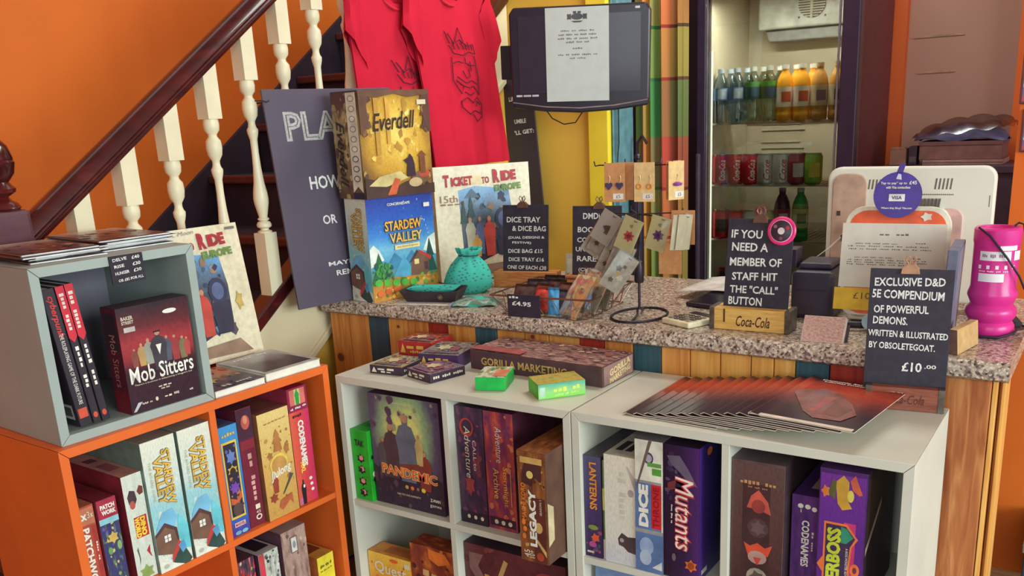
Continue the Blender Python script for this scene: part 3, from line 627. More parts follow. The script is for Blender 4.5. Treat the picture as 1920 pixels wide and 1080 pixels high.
M_cn = art('violet_print', [(0, (66, 40, 96)), (.5, (92, 50, 120)), (1, (110, 58, 130))], 'noise', 5)
game_box('word_game', 'narrow purple game spine with white vertical title between two taller boxes', WF, 1.1735, .045, ZW, (.056, .2, .226), C(86, 48, 116, .4), {
    'front': dict(bg=M_cn, shapes=[('e', .3, .90, .10, .022, WHITE), ('e', .55, .90, .10, .022, WHITE), ('e', .78, .885, .09, .022, WHITE), ('r', .30, .84, .34, .87, LOGO)], texts=[('CODENAMES', .50, .55, .44, .27, V, WHITE, dict(bold=.03)), ('~2', .76, .58, .18, .07, V, LOGO)]),
    'top': dict(shapes=[('r', .45, .2, .9, .7, C(206, 160, 150))])})
M_ob = art('overboss_print', [(0, (112, 44, 122)), (.5, (96, 46, 140)), (1, (116, 54, 150))], 'v', 3, .4, .25)
game_box('monster_game', 'purple shrink-wrapped game box with yellow-green vertical title in an orange frame', WF, 1.2330, .012, ZW, (.088, .25, .304), C(84, 44, 112, .3), {
    'front': dict(bg=M_ob, inset=.03, shapes=[('r', .55, .05, .80, .66, C(206, 60, 120)), ('p', [(.14, .65), (.62, .65), (.86, .56), (.74, .50), (.70, .35), (.74, .20), (.86, .14), (.62, .08), (.14, .08)], C(236, 120, 60)), ('p', [(.18, .635), (.60, .635), (.80, .56), (.70, .50), (.66, .35), (.70, .20), (.80, .14), (.60, .095), (.18, .095)], C(66, 44, 80)), ('p', [(.5, .63), (.62, .62), (.76, .565), (.62, .52), (.5, .52)], C(52, 140, 110)), ('p', [(.5, .10), (.62, .11), (.76, .145), (.62, .2), (.5, .2)], C(52, 140, 110)),
        ('p', [(.34, .92), (.5, .97), (.62, .93), (.62, .80), (.7, .76), (.5, .74), (.4, .78)], C(196, 150, 56)), ('p', [(.2, .84), (.34, .80), (.36, .92), (.28, .94)], C(92, 92, 50)), ('p', [(.64, .94), (.74, .98), (.90, .86), (.84, .85), (.70, .88)], C(206, 96, 70)), ('e', .66, .84, .07, .04, C(216, 196, 90)), ('p', bloom(.14, .85, .1, .045, 5), C(224, 130, 60)), ('e', .82, .35, .10, .045, C(236, 120, 60)), ('e', .82, .35, .045, .022, C(120, 50, 80)), ('p', [(.02, .35), (.14, .41), (.14, .30)], C(236, 120, 60))],
        texts=[('OVERBOSS', .36, .365, .50, .30, 90, C(196, 206, 60), dict(bold=.05)), ('A BOSS MONSTER ADVENTURE', .64, .36, .26, .05, V, WHITE)]),
    'right': dict(bg=C(64, 46, 54), shapes=[('r', .05, .55, .9, .95, C(84, 62, 50)), ('p', [(.02, .45), (.02, .50), (.5, .70), (.5, .66)], LOGO)]), 'top': dict(bg=C(74, 44, 92))})
game_box('puzzle_box', 'pale blue box lying in the lower compartment under the cream white game', WF, .735, .03, .1192, (.20, .25, .308), C(176, 186, 200, .45), {'top': dict(bg=C(190, 196, 204)), 'front': dict(bg=C(120, 146, 190))})

# ================================================================== games in the orange shelf
game_box('quilting_game', 'red-brown game spine with white vertical title at the end of the orange shelf', OF, .0215, .030, ZO, (.040, .20, .205), C(166, 74, 54, .45), {
    'front': dict(bg=C(176, 78, 58), shapes=[('r', .02, .80, .98, .98, C(198, 120, 90)), ('r', .74, .0, .98, .78, C(170, 58, 54))], texts=[('PATCHWORK', .42, .40, .74, .40, V, WHITE, dict(bold=.04)), ('2x', .35, .90, .5, .09, 0, WHITE, dict(bold=.04)), ('3x', .78, .90, .3, .07, 0, CREAM), ('~2', .86, .5, .2, .10, V, CREAM)]),
    'left': dict(bg=C(150, 60, 44)), 'top': dict(bg=C(170, 100, 80))})
M_pk = art('night_print', [(0, (64, 52, 110)), (.4, (70, 66, 120)), (.6, (60, 70, 96)), (.8, (110, 130, 90)), (1, (90, 150, 170))], 'noise', 5)
game_box('quilting_game', 'narrow game box with red title block above a night-blue garden scene', OF, .0640, .022, ZO, (.042, .17, .208), C(120, 40, 52, .45), {
    'front': dict(bg=M_pk, shapes=scatter(30, .05, .05, .95, .74, .09, [(96, 90, 150), (150, 150, 90), (70, 110, 100), (206, 180, 110), (84, 66, 120)], 11, .25) + [('r', 0, .80, 1, 1, C(168, 44, 66)), ('r', 0, .74, 1, .80, C(140, 196, 206)), ('p', bloom(.55, .58, .3, .07, 6), C(206, 170, 90)), ('e', .3, .45, .12, .04, C(110, 150, 90)), ('e', .8, .48, .12, .05, C(130, 160, 100))], texts=[('PATCH', .52, .92, .74, .05, 0, WHITE, dict(bold=.05)), ('WORK', .55, .86, .74, .05, 0, WHITE, dict(bold=.05)), ('~1', .5, .10, .7, .05, 6, CREAM, dict(bold=.03))])})
M_dn = art('dino_print', [(0, (206, 210, 196)), (1, (226, 228, 218))], 'noise', 4)
game_box('dinosaur_game', 'white-fronted game box with a red and yellow logo and small dinosaurs', OF, .1225, .018, ZO, (.046, .28, .240), C(128, 40, 54, .45), {
    'front': dict(bg=M_dn, shapes=[('p', [(.15, .80), (.3, .86), (.55, .84), (.6, .76), (.45, .70), (.2, .73)], C(74, 56, 62)), ('p', [(.65, .83), (.8, .88), (.97, .86), (.95, .80), (.75, .79)], C(120, 60, 54)), ('e', .35, .72, .14, .04, C(186, 90, 80)), ('r', .28, .40, .92, .60, C(190, 44, 44)), ('p', [(.18, .30), (.26, .32), (.30, .20), (.22, .14), (.24, .22)], C(90, 110, 84)), ('p', [(.65, .26), (.85, .31), (.82, .24), (.88, .18), (.8, .20)], C(190, 54, 60)), ('p', bloom(.5, .06, .4, .08, 6), C(140, 160, 90))],
        texts=[('DINO', .70, .50, .18, .26, V, YEL, dict(bold=.06)), ('WORLD', .42, .50, .19, .26, V, YEL, dict(bold=.06))]),
    'left': dict(bg=C(140, 44, 56), shapes=[('r', .3, .55, .32, .95, C(170, 80, 80))], texts=[('DINO', .18, .86, .16, .08, 0, C(206, 120, 80)), ('WORLD', .18, .74, .2, .08, 0, C(190, 90, 80))]), 'top': dict(bg=C(190, 130, 120), shapes=[('r', .2, .2, .8, .4, C(150, 80, 90)), ('r', .25, .5, .75, .6, C(110, 60, 80))])})
# farm-valley games: same spine artwork, used for the two shelf copies and the one on the counter
M_sv = art('farm_spine_print', [(0, (232, 228, 214)), (.22, (226, 226, 214)), (.34, (150, 206, 210)), (.50, (160, 206, 214)), (.62, (206, 220, 214)), (1, (232, 228, 212))], 'v', 4, .18)
barn = C(122, 88, 72); barnroof = C(86, 58, 60); barnred = C(196, 66, 62); wat = C(96, 160, 206)
def farm_spine(sc_=1.0):
    return dict(bg=M_sv, shapes=scatter(26, .0, .04, 1, .5, .06, [(170, 210, 214), (140, 196, 210), (206, 216, 206)], 18, .3) + [('p', [(.05, .33), (.3, .45), (.62, .46), (.72, .38), (.55, .30), (.1, .28)], C(120, 180, 214)), ('p', [(.75, .40), (1, .30), (1, .10), (.8, .12), (.66, .24)], C(110, 200, 214)),
        ('p', [(.0, .30), (.32, .35), (.62, .29), (.66, .20), (.42, .11), (.0, .15)], barn), ('p', [(.0, .30), (.32, .37), (.66, .30), (.68, .19), (.62, .21), (.58, .285), (.32, .335), (.0, .275)], barnroof), ('r', .24, .215, .46, .275, barnroof), ('r', .255, .22, .34, .244, WHITE), ('r', .36, .22, .445, .244, WHITE), ('r', .255, .248, .34, .272, WHITE), ('r', .36, .248, .445, .272, WHITE),
        ('p', [(.40, .10), (.64, .20), (.72, .18), (.52, .07), (.38, .05)], barnred), ('p', [(.40, .05), (.75, .17), (.98, .02), (.90, .0), (.6, .0)], C(52, 76, 70)), ('p', [(.62, .16), (.8, .19), (.86, .12), (.72, .09)], wat), ('p', [(.0, .0), (.0, .10), (.72, .0)], C(230, 228, 216)), ('e', .18, .04, .09, .018, C(190, 186, 176))],
        texts=[('STARDEW', .66, .70, .43, .27, V, C(120, 84, 44), dict(bold=.06)), ('VALLEY', .40, .69, .37, .27, V, C(120, 84, 44), dict(bold=.06)), ('STARDEW', .665, .70, .42, .25, V, C(222, 176, 76), dict(bold=.02)), ('VALLEY', .405, .69, .36, .25, V, C(222, 180, 84), dict(bold=.02)), ('THE BOARD GAME', .16, .70, .3, .07, V, C(190, 186, 150))])
for k, (u, lab) in enumerate([(.1700, 'pale farm-scene game spine with yellow vertical title next to the dinosaur box'), (.2590, 'pale farm-scene game spine with yellow vertical title against the orange divider')]):
    game_box('farm_game', lab, OF, u, .008, ZO, (.081, .27, .300), C(214, 212, 200, .4), {'front': farm_spine(), 'left': dict(bg=C(110, 130, 120)), 'top': dict(bg=C(150, 140, 130))}, group='farm games on the orange shelf')
M_mv = art('hero_print', [(0, (86, 60, 150)), (.2, (60, 110, 190)), (1, (74, 150, 206))], 'v', 3, .3)
game_box('hero_game', 'blue game spine with a gold-framed panel of dark figures', OF, .3620, .014, ZO, (.054, .23, .272), C(62, 84, 150, .4), {
    'front': dict(bg=M_mv, shapes=[('r', .12, .16, .88, .86, C(222, 186, 70)), ('r', .19, .18, .81, .84, C(52, 44, 66)), *scatter(36, .22, .20, .78, .82, .08, [(96, 104, 160), (70, 60, 90), (150, 120, 70), (110, 70, 140), (180, 110, 70)], 12, .25), ('p', bloom(.5, .72, .26, .07, 6), C(110, 130, 190)), ('p', bloom(.5, .60, .28, .05, 6), C(206, 170, 70)), ('e', .5, .58, .16, .045, C(60, 46, 50)), ('p', bloom(.5, .44, .28, .06, 7), C(124, 72, 170)), ('p', [(.2, .36), (.5, .33), (.8, .40), (.8, .34), (.5, .28), (.2, .30)], C(196, 90, 60)), ('e', .5, .24, .26, .06, C(92, 70, 70)), ('r', .22, .085, .78, .125, C(236, 190, 190)), ('e', .35, .03, .16, .018, C(110, 170, 200)), ('e', .7, .03, .16, .018, C(120, 180, 206))],
        texts=[('~1', .5, .925, .66, .03, 4, GOLD, dict(bold=.03)), ('MARVEL', .5, .105, .5, .028, 0, C(170, 50, 60), dict(bold=.03))]),
    'left': dict(bg=C(60, 70, 110)), 'top': dict(bg=C(80, 90, 130))})
game_box('history_game', 'maroon game spine with cream vertical title and a small picture at the top', OF, .4215, .020, ZO, (.044, .24, .298), C(112, 34, 52, .4), {
    'front': dict(bg=C(118, 36, 56), shapes=[('r', .0, .74, 1, .99, C(74, 40, 60)), ('e', .55, .88, .28, .06, C(190, 90, 76)), ('e', .55, .90, .14, .035, C(216, 140, 110)), ('r', .1, .66, .95, .73, C(140, 44, 56)), ('r', .5, .14, .8, .18, CREAM), ('e', .65, .07, .2, .025, CREAM), ('e', .65, .07, .12, .014, C(118, 36, 56))],
        texts=[('~2', .58, .42, .40, .30, V, C(214, 160, 150), dict(bold=.02)), ('45', .64, .115, .3, .025, 0, CREAM)]), 'left': dict(bg=C(96, 34, 50)), 'top': dict(bg=C(90, 50, 60))})
M_tan = art('parchment_print', [(0, (206, 156, 84)), (.45, (218, 172, 96)), (.75, (226, 190, 116)), (1, (232, 202, 132))], 'v', 5, .35)
br2 = C(176, 116, 66); br3 = C(150, 66, 50)
game_box('market_game', 'tan parchment-coloured game box with a pagoda drawing and slanted white title', OF, .4700, .008, ZO, (.094, .25, .272), C(206, 164, 98, .45), {
    'front': dict(bg=M_tan, shapes=scatter(46, .04, .05, .96, .86, .05, [(196, 146, 84), (214, 170, 104), (184, 128, 74), (226, 190, 120), (170, 110, 70)], 13, .4) + [('p', [(.38, .62), (.42, .70), (.36, .70), (.46, .76), (.42, .76), (.52, .83), (.62, .76), (.58, .76), (.68, .70), (.62, .70), (.66, .62)], br2), ('e', .5, .50, .30, .10, C(232, 196, 90)), ('e', .5, .49, .25, .085, C(198, 146, 80)), ('p', bloom(.25, .60, .1, .04, 5), br2), ('p', bloom(.80, .62, .1, .06, 5), br2), ('p', figure(.32, .24, .2, .18), br3), ('p', [(.5, .20), (.56, .21), (.92, .36), (.8, .38), (.74, .32)], C(84, 78, 76)), ('p', bloom(.22, .20, .14, .05, 6), br3), ('p', [(.35, .10), (.42, .16), (.8, .19), (.82, .08), (.72, .13), (.45, .06)], C(186, 96, 62))],
        texts=[('Jiulong', .52, .42, .72, .10, 12, WHITE, dict(bold=.02, shear=.3)), ('~6', .52, .905, .7, .014, 3, C(170, 120, 70))]),
    'left': dict(bg=C(140, 90, 60)), 'top': dict(bg=C(120, 70, 60))})
M_cr = art('sunset_print', [(0, (226, 104, 76)), (.45, (222, 74, 74)), (1, (206, 50, 100))], 'u', 3, .3)
game_box('word_game', 'red and pink game spine with white vertical title and a black silhouette figure', OF, .5725, .016, ZO, (.062, .24, .306), C(170, 40, 60, .4), {
    'front': dict(bg=M_cr, shapes=[('r', .0, .80, 1, 1, C(150, 40, 76)), ('r', .12, .855, .36, .985, C(226, 120, 110)), ('r', .64, .855, .9, .985, C(226, 120, 110)), ('r', .36, .855, .64, .985, C(196, 206, 130)), ('p', figure(.5, .855, .24, .13), C(60, 150, 66)), ('p', figure(.30, .0, .26, .22), BLACK), ('e', .34, .155, .05, .016, WHITE), ('r', .08, .0, .2, .06, C(200, 110, 170)), ('e', .72, .2, .08, .015, WHITE), ('e', .74, .15, .08, .014, WHITE), ('e', .76, .1, .08, .014, WHITE)],
        texts=[('CODENAMES', .52, .52, .40, .30, V, WHITE, dict(bold=.05)), ('XXL', .40, .32, .10, .22, V, YEL, dict(bold=.03)), ('~1', .38, .765, .44, .028, 0, BLACK, dict(bold=.04)), ('~3', .5, .83, .8, .018, 4, WHITE, dict(bold=.03))]),
    'left': dict(bg=C(150, 50, 70))})
# lower right compartment of the orange shelf
M_bw = art('comic_print', [(0, (40, 30, 44)), (.5, (90, 70, 80)), (.75, (206, 60, 80)), (1, (190, 190, 190))], 'noise', 7)
game_box('party_game', 'dark comic-print game box low in the orange shelf next to the divider', OF, .3650, .034, .1552, (.062, .24, .262), C(60, 40, 56, .45), {'front': dict(bg=M_bw, shapes=scatter(30, 0, .5, 1, 1, .1, [(206, 60, 80), (220, 200, 190), (60, 46, 66), (150, 150, 90)], 14, .3) + [('p', bloom(.4, .78, .3, .12, 6), RED)]), 'top': dict(bg=C(92, 60, 70), shapes=[('r', .1, .4, .9, .75, C(150, 40, 60))])})
M_bw2 = art('monochrome_print', [(0, (60, 60, 62)), (.45, (190, 190, 180)), (1, (226, 226, 216))], 'noise', 8)
game_box('party_game', 'black-and-white doodle game box with a red strip, low in the orange shelf', OF, .4300, .020, .1552, (.060, .24, .262), C(170, 160, 156, .45), {'front': dict(bg=M_bw2, shapes=scatter(40, .3, .3, 1, 1, .06, [(60, 58, 60), (226, 222, 210), (120, 130, 110), (90, 90, 96)], 15, .3) + [('r', 0, 0, .26, 1, C(206, 76, 80)), ('e', .13, .8, .1, .05, C(226, 60, 90)), ('e', .13, .6, .1, .05, C(230, 120, 60)), ('r', .3, .5, 1, .62, C(200, 70, 66))]), 'left': dict(bg=C(60, 36, 60)), 'top': dict(bg=C(176, 166, 168), shapes=[('r', .2, .1, .9, .5, C(40, 32, 40))])})
M_tp = art('taupe_print', [(0, (120, 88, 84)), (.5, (176, 142, 132)), (1, (196, 164, 150))], 'noise', 6)
game_box('strategy_game', 'tall taupe game box with a white emblem, low in the orange shelf', OF, .4990, .014, .1552, (.078, .24, .292), C(170, 138, 128, .45), {'front': dict(bg=M_tp, shapes=scatter(40, 0, 0, 1, 1, .07, [(150, 116, 108), (190, 156, 140), (120, 90, 86), (206, 176, 156)], 16, .3) + [('r', .32, .78, .62, .93, C(132, 104, 100)), ('r', .37, .79, .58, .92, C(216, 212, 206)), ('e', .475, .855, .07, .035, C(150, 150, 150)), ('p', bloom(.5, .3, .35, .1, 7), C(214, 180, 150))]), 'left': dict(bg=C(96, 62, 76)), 'top': dict(bg=C(170, 140, 130))})
game_box('party_game', 'bright yellow game box low in the orange shelf by its side panel', OF, .6100, .022, .1552, (.056, .20, .172), C(226, 180, 60, .45), {'front': dict(bg=C(236, 214, 60), texts=[('~3', .5, .84, .7, .06, 3, BLACK, dict(bold=.03)), ('~4', .5, .76, .7, .03, 3, C(110, 90, 40))]), 'left': dict(bg=C(200, 110, 60)), 'top': dict(bg=C(206, 150, 70), shapes=[('r', .1, .2, .9, .6, C(120, 60, 40))])})

# ================================================================== books and boxed game in the grey cube
def book(name, label, fr, u, d, z, w, dp, h, cover, pages, faces, group=None, roll=0.0, cat='book', turn=0.0):
    """standing book, spine to the front"""
    t = thing(name, label, cat, fr.p(u, d, z), (0, roll, fr.a + turn), group)
    b = B(); b.box(0, 0, 0, w, .002, h); b.box(0, 0, 0, .002, dp, h); b.box(w - .002, 0, 0, w, dp, h); b.build('cover', cover, t, bevel=.0006)
    b = B(); b.box(.0024, .0024, .003, w - .0024, dp - .004, h - .003); b.build('page_block', pages, t)
    for f, spec in faces.items(): prints(t, f, (w, dp, h), **spec)
    return t
M_bk = C(52, 42, 54, .4, .08); PAGE = C(226, 216, 196, .8, .04, 80)
RDB = C(206, 48, 66, .4)
ZG = .8362 + .0192
rl = R(-5.5)
book('rulebook', 'thick black book with red scrawled spine lettering leaning in the grey cube', GF, .0505, .016, ZG + .004, .026, .21, .282, M_bk, PAGE, {
    'front': dict(shapes=[('r', .15, .06, .85, .13, C(206, 80, 60))], texts=[('cyberpunk', .52, .80, .30, .62, V, C(214, 58, 60), dict(shear=.3, bold=.02)), ('THE ROLEPLAYING GAME OF THE DARK FUTURE', .55, .42, .52, .30, V, WHITE)]),
    'left': dict(shapes=[('r', .72, .05, .95, .16, C(196, 190, 190)), ('r', .75, .07, .92, .14, C(90, 84, 90))])}, roll=rl)
def redspine(): return dict(shapes=[('r', 0, .64, 1, 1, RDB), ('p', [(0, .64), (.5, .60), (1, .64)], RDB), ('e', .5, .06, .28, .022, C(206, 80, 60))], texts=[('~2', .5, .82, .26, .55, V, C(240, 214, 206), dict(shear=.2)), ('~2', .55, .42, .30, .42, V, WHITE, dict(bold=.03))])
book('sourcebook', 'black book with red-topped spine next to the thick black book', GF, .0785, .016, ZG + .004, .0165, .21, .284, M_bk, PAGE, {'front': redspine()}, roll=rl)
book('sourcebook', 'black book with red-topped spine, last of the leaning row in the cube', GF, .0970, .016, ZG + .004, .0165, .21, .286, M_bk, PAGE, {'front': redspine()}, roll=rl)
M_mob = art('mob_print', [(0, (62, 42, 52)), (.40, (66, 40, 50)), (.52, (150, 54, 60)), (.66, (166, 60, 66)), (.80, (104, 48, 54)), (1, (52, 40, 50))], 'v', 2.5, .16, .22)
ms = []
for cx, y0, w_, h_, c_ in [(.16, .43, .10, .18, C(130, 70, 60)), (.26, .43, .12, .22, C(176, 140, 90)), (.36, .43, .14, .25, C(150, 150, 140)), (.84, .41, .13, .22, C(120, 110, 80)), (.73, .41, .13, .25, C(150, 60, 60)), (.62, .42, .12, .25, C(80, 84, 100)), (.90, .43, .10, .18, C(170, 70, 70)), (.50, .36, .24, .38, C(64, 56, 66))]: ms += bust(cx, y0, w_, h_, c_)
ms += [('p', [(.46, .60), (.54, .60), (.50, .50)], WHITE), ('r', .45, .715, .55, .73, BLACK), ('e', .72, .89, .10, .022, C(232, 226, 220)), ('r', .07, .77, .22, .815, C(196, 190, 186)), ('p', [(.02, .02), (.06, .02), (.16, .10), (.10, .10)], C(190, 190, 200)), ('e', .36, .09, .02, .02, LOGO)]
game_box('mob_game', 'dark game box with a red crowd scene and white title in the grey cube', GF, .1560, .006, ZG, (.165, .055, .224), C(78, 40, 52, .25), {
    'front': dict(bg=M_mob, shapes=ms, texts=[('Mob Sitters', .50, .36, .90, .155, 0, C(236, 228, 220), dict(bold=.012)), ("There's a business in babysitting a kingpin's kid", .50, .265, .82, .020, 0, CREAM), ('~1', .50, .20, .18, .016, 0, LOGO), ('~2', .50, .175, .12, .014, 0, LOGO), ('BAKER', .13, .90, .16, .035, 0, LOGO, dict(bold=.03)), ('STREET', .13, .86, .16, .03, 0, LOGO, dict(bold=.03)), ('~2', .22, .08, .14, .02, 0, LOGO), ('~1', .52, .09, .10, .018, 0, LOGO), ('~1', .64, .095, .07, .025, 0, LOGO), ('~1', .86, .09, .05, .02, 0, LOGO)]),
    'left': dict(bg=C(96, 34, 50), shapes=[('r', 0, .0, 1, .22, C(120, 30, 44)), ('r', .08, .6, .9, .95, C(62, 44, 52))], texts=[('Mob Sitters', .5, .5, .5, .4, V, C(190, 120, 110))]), 'top': dict(bg=C(70, 50, 58))})
t = thing('price_tag', 'small black price tag with chalk prices hanging from the rim of the grey cube', 'price tag', GF.p(.157, -.0045, 1.130), GF.a)
simple_box('tag_board', (.072, .003, .056), C(46, 40, 52, .7), t, .0004)
prints(t, 'front', (.072, .003, .056), texts=[('DELVE', .30, .86, .42, .11, 3, CHALK, dict(bold=.02)), ('£40', .78, .87, .24, .12, 3, CHALK, dict(bold=.02)), ('RISE', .26, .62, .30, .11, 3, CHALK, dict(bold=.02)), ('£30', .78, .64, .24, .12, 3, CHALK, dict(bold=.02)), ('HUNGER', .32, .38, .42, .11, 3, CHALK, dict(bold=.02)), ('£30', .78, .41, .24, .12, 3, CHALK, dict(bold=.02)), ('OR £85 FOR ALL', .55, .13, .76, .10, 3, CHALK, dict(bold=.02))])

# comics piled on the grey cube
M_com = art('comic_cover_print', [(0, (66, 46, 60)), (.45, (104, 66, 70)), (.7, (150, 96, 86)), (1, (196, 176, 160))], 'v', 4, .4, .3)
def comic(label, fr, u, d, z, turn, cov, w=.17, h=.26, group=None, bow=.006):
    t = thing('comic_book', label, 'comic', fr.p(u, d, z), fr.a + turn, group)
    def surf(zz, rise): return lambda a, c: (a * w, c * h, zz + rise * math.sin(min(1, a * 3.2) * math.pi) ** 2 * 1.0)
    b = B(); b.box(0, 0, .0002, w, h, .0026); b.build('pages', C(226, 224, 224, .7), t)
    prints(t, 'top', (w, h, .0033), bg=M_com, shapes=scatter(24, .05, .05, .95, .75, .06, [(150, 90, 80), (90, 60, 76), (190, 140, 110), (60, 46, 60), (120, 110, 110)], int(u * 1000)), inset=.02)
    b = B(); b.box(-.0006, -.0006, .0027, w + .0004, h + .0004, .0032); b.tube([(-.0004, 0, .0018), (-.0004, h, .0018)], .0019, 8); b.build('cover', cov, t, smooth=True)
    return t
cc = [C(96, 62, 66, .3), C(70, 44, 56, .3), C(110, 70, 70, .3), C(60, 40, 50, .3)]
for k in range(5): comic('dark-covered comic in the front pile on top of the grey cube', GF, .030 + .012 * (k % 3) - .004 * k, .048 + .010 * (k * 2 % 3), ZC + .0006 + .0036 * k, R(-4 + 5 * (k * 3 % 4) / 2), cc[k % 4], .150, .24, 'comics piled on the grey cube, front pile')
for k in range(6): comic('dark-covered comic in the rear pile beside the white train-game box', GF, .186 + .007 * (k * 2 % 3), .070 + .012 * (k * 3 % 4) / 2, ZC + .0006 + .0036 * k, R(-3 + 4 * (k * 3 % 5) / 3), cc[(k + 1) % 4], .160, .24, 'comics piled on the grey cube, rear pile')

# ================================================================== on the orange shelf: lying books and a train game box
ZT = .8365
def flat_book(name, label, fr, u, d, z, dims, cover, faces, turn=0, pages=PAGE, group=None, cat='book'):
    w, dp, h = dims
    t = thing(name, label, cat, fr.p(u, d, z), fr.a + turn, group)
    b = B(); b.box(0, 0, 0, w, dp, .0018); b.box(0, 0, h - .0018, w, dp, h); b.box(0, 0, 0, .0018, dp, h); b.build('cover', cover, t, bevel=.0005)
    b = B(); b.box(.002, .003, .002, w - .003, dp - .003, h - .002); b.build('page_block', pages, t)
    b = B(); b.box(.002, .0018, .002, w - .0015, .003, h - .002); b.build('page_edge', C(232, 230, 216, .8, .03), t)
    for f, spec in faces.items(): prints(t, f, dims, **spec)
    return t
M_b1 = art('grey_landscape_print', [(0, (66, 50, 62)), (.5, (86, 70, 80)), (.8, (150, 140, 140)), (1, (170, 164, 160))], 'v', 3, .4)
flat_book('art_book', 'thick white-edged book with a grey landscape cover lying on the orange shelf', OF, .516, .012, ZT, (.165, .20, .020), C(206, 198, 186, .45), {'top': dict(bg=C(176, 170, 166), shapes=[('r', .06, .08, .92, .82, M_b1), ('r', .22, .08, .23, .82, C(120, 110, 116))], texts=[('~2', .5, .88, .6, .05, 0, WHITE, dict(bold=.02))])}, turn=R(-3))
M_b2 = art('dragon_print', [(0, (60, 50, 78)), (.45, (74, 56, 74)), (.6, (170, 120, 80)), (.8, (206, 90, 76)), (1, (190, 80, 70))], 'v', 3, .35)
flat_book('art_book', 'white-edged book with a dark blue and red fantasy cover beside the grey cube', OF, .372, .012, ZT, (.138, .19, .016), C(200, 192, 184, .45), {'top': dict(bg=M_b2, shapes=scatter(24, .05, .05, .95, .95, .07, [(74, 66, 100), (150, 90, 70), (190, 140, 90), (60, 50, 70)], 19) + [('p', bloom(.3, .5, .2, .2, 7), C(206, 160, 96))], texts=[('~2', .55, .12, .6, .08, 4, LOGO)])}, turn=R(-2))
M_paper = art('aged_paper_print', [(0, (214, 200, 170)), (.5, (228, 216, 188)), (1, (236, 226, 200))], 'noise', 3)
M_train = art('train_scene_print', [(0, (70, 60, 70)), (.3, (66, 76, 104)), (.55, (74, 84, 92)), (.75, (96, 120, 150)), (.9, (110, 160, 206)), (1, (130, 170, 206))], 'v', 4, .3)
redt = C(172, 44, 56); grnt = C(110, 140, 70)
def ttr_front(side):
    pic = [(.26, .18), (.40, .14), (.58, .20), (.78, .26), (.80, .55), (.77, .78), (.60, .80), (.42, .82), (.24, .79), (.25, .5)]
    shp = [('p', pic, M_train)] + scatter(60, .27, .20, .77, .77, .035, [(60, 70, 100), (84, 96, 120), (110, 140, 170), (90, 76, 80), (54, 60, 84), (150, 120, 96), (70, 90, 84)], 17 + side)
    for (cx, y0, w_, h_, c_) in [(.34, .26, .11, .30, C(176, 170, 150)), (.44, .22, .10, .34, C(90, 100, 140)), (.54, .20, .13, .36, C(190, 70, 60)), (.66, .24, .10, .30, C(110, 80, 70)), (.40, .2, .10, .2, C(206, 150, 70))]: shp += bust(cx, y0, w_, h_, c_)
    shp += [('e', .69, .52, .085, .10, C(56, 56, 84)), ('e', .69, .52, .055, .065, C(90, 100, 140)), ('p', [(.62, .2), (.76, .2), (.78, .44), (.60, .44)], C(54, 50, 70)), ('p', [(.30, .72), (.38, .80), (.46, .72)], C(90, 110, 130)), ('p', [(.2, .02), (.5, .04), (.9, .03), (.8, .14), (.4, .12)], C(150, 120, 100)), ('p', tree(.28, .5, .08, .2), C(54, 74, 80)), ('p', tree(.36, .55, .08, .2), C(60, 80, 84))]
    tx = [('T', .125, .875, .06, .105, 0, redt, dict(bold=.06)), ('ICKET', .285, .868, .22, .08, 2, redt, dict(bold=.06)), ('TO', .53, .865, .08, .06, 3, redt, dict(bold=.03)), ('R', .645, .895, .07, .12, 3, redt, dict(bold=.06)), ('IDE', .775, .895, .16, .09, 3, redt, dict(bold=.06)), ('EUROPE', .76, .795, .28, .06, 3, grnt, dict(bold=.06))]
    if side: tx += [('15th', .14, .72, .18, .06, 0, C(150, 110, 90)), ('~1', .15, .675, .2, .016, 0, C(150, 110, 90))]; shp += [('r', .30, .84, .50, .91, C(232, 214, 170)), ('e', .70, .80, .02, .02, DKBLUE)]
    else: tx += [('Alan R. Moon', .42, .965, .34, .03, 3, C(150, 140, 130), dict(shear=.3))]; shp += [('p', bloom(.87, .42, .04, .08, 5), C(190, 160, 90)), ('r', .88, .955, .97, .975, C(120, 110, 110))]
    return dict(bg=M_paper, shapes=shp, texts=tx)
p0, p1 = Vector((-.258, -.334, 0)), Vector((-.232, -.022, 0))
dr = (p1 - p0); ang = math.atan2(dr.y, dr.x)
t = game_box('train_game', 'large cream train-game box leaning on the stairs behind the grey cube', Frame(p0.x, p0.y, ang), 0, 0, ZT + .0112, (dr.length, .07, .342), C(222, 208, 178, .45), {'front': ttr_front(False), 'right': dict(bg=C(206, 196, 172)), 'top': dict(bg=M_paper)}, tilt=R(-9))

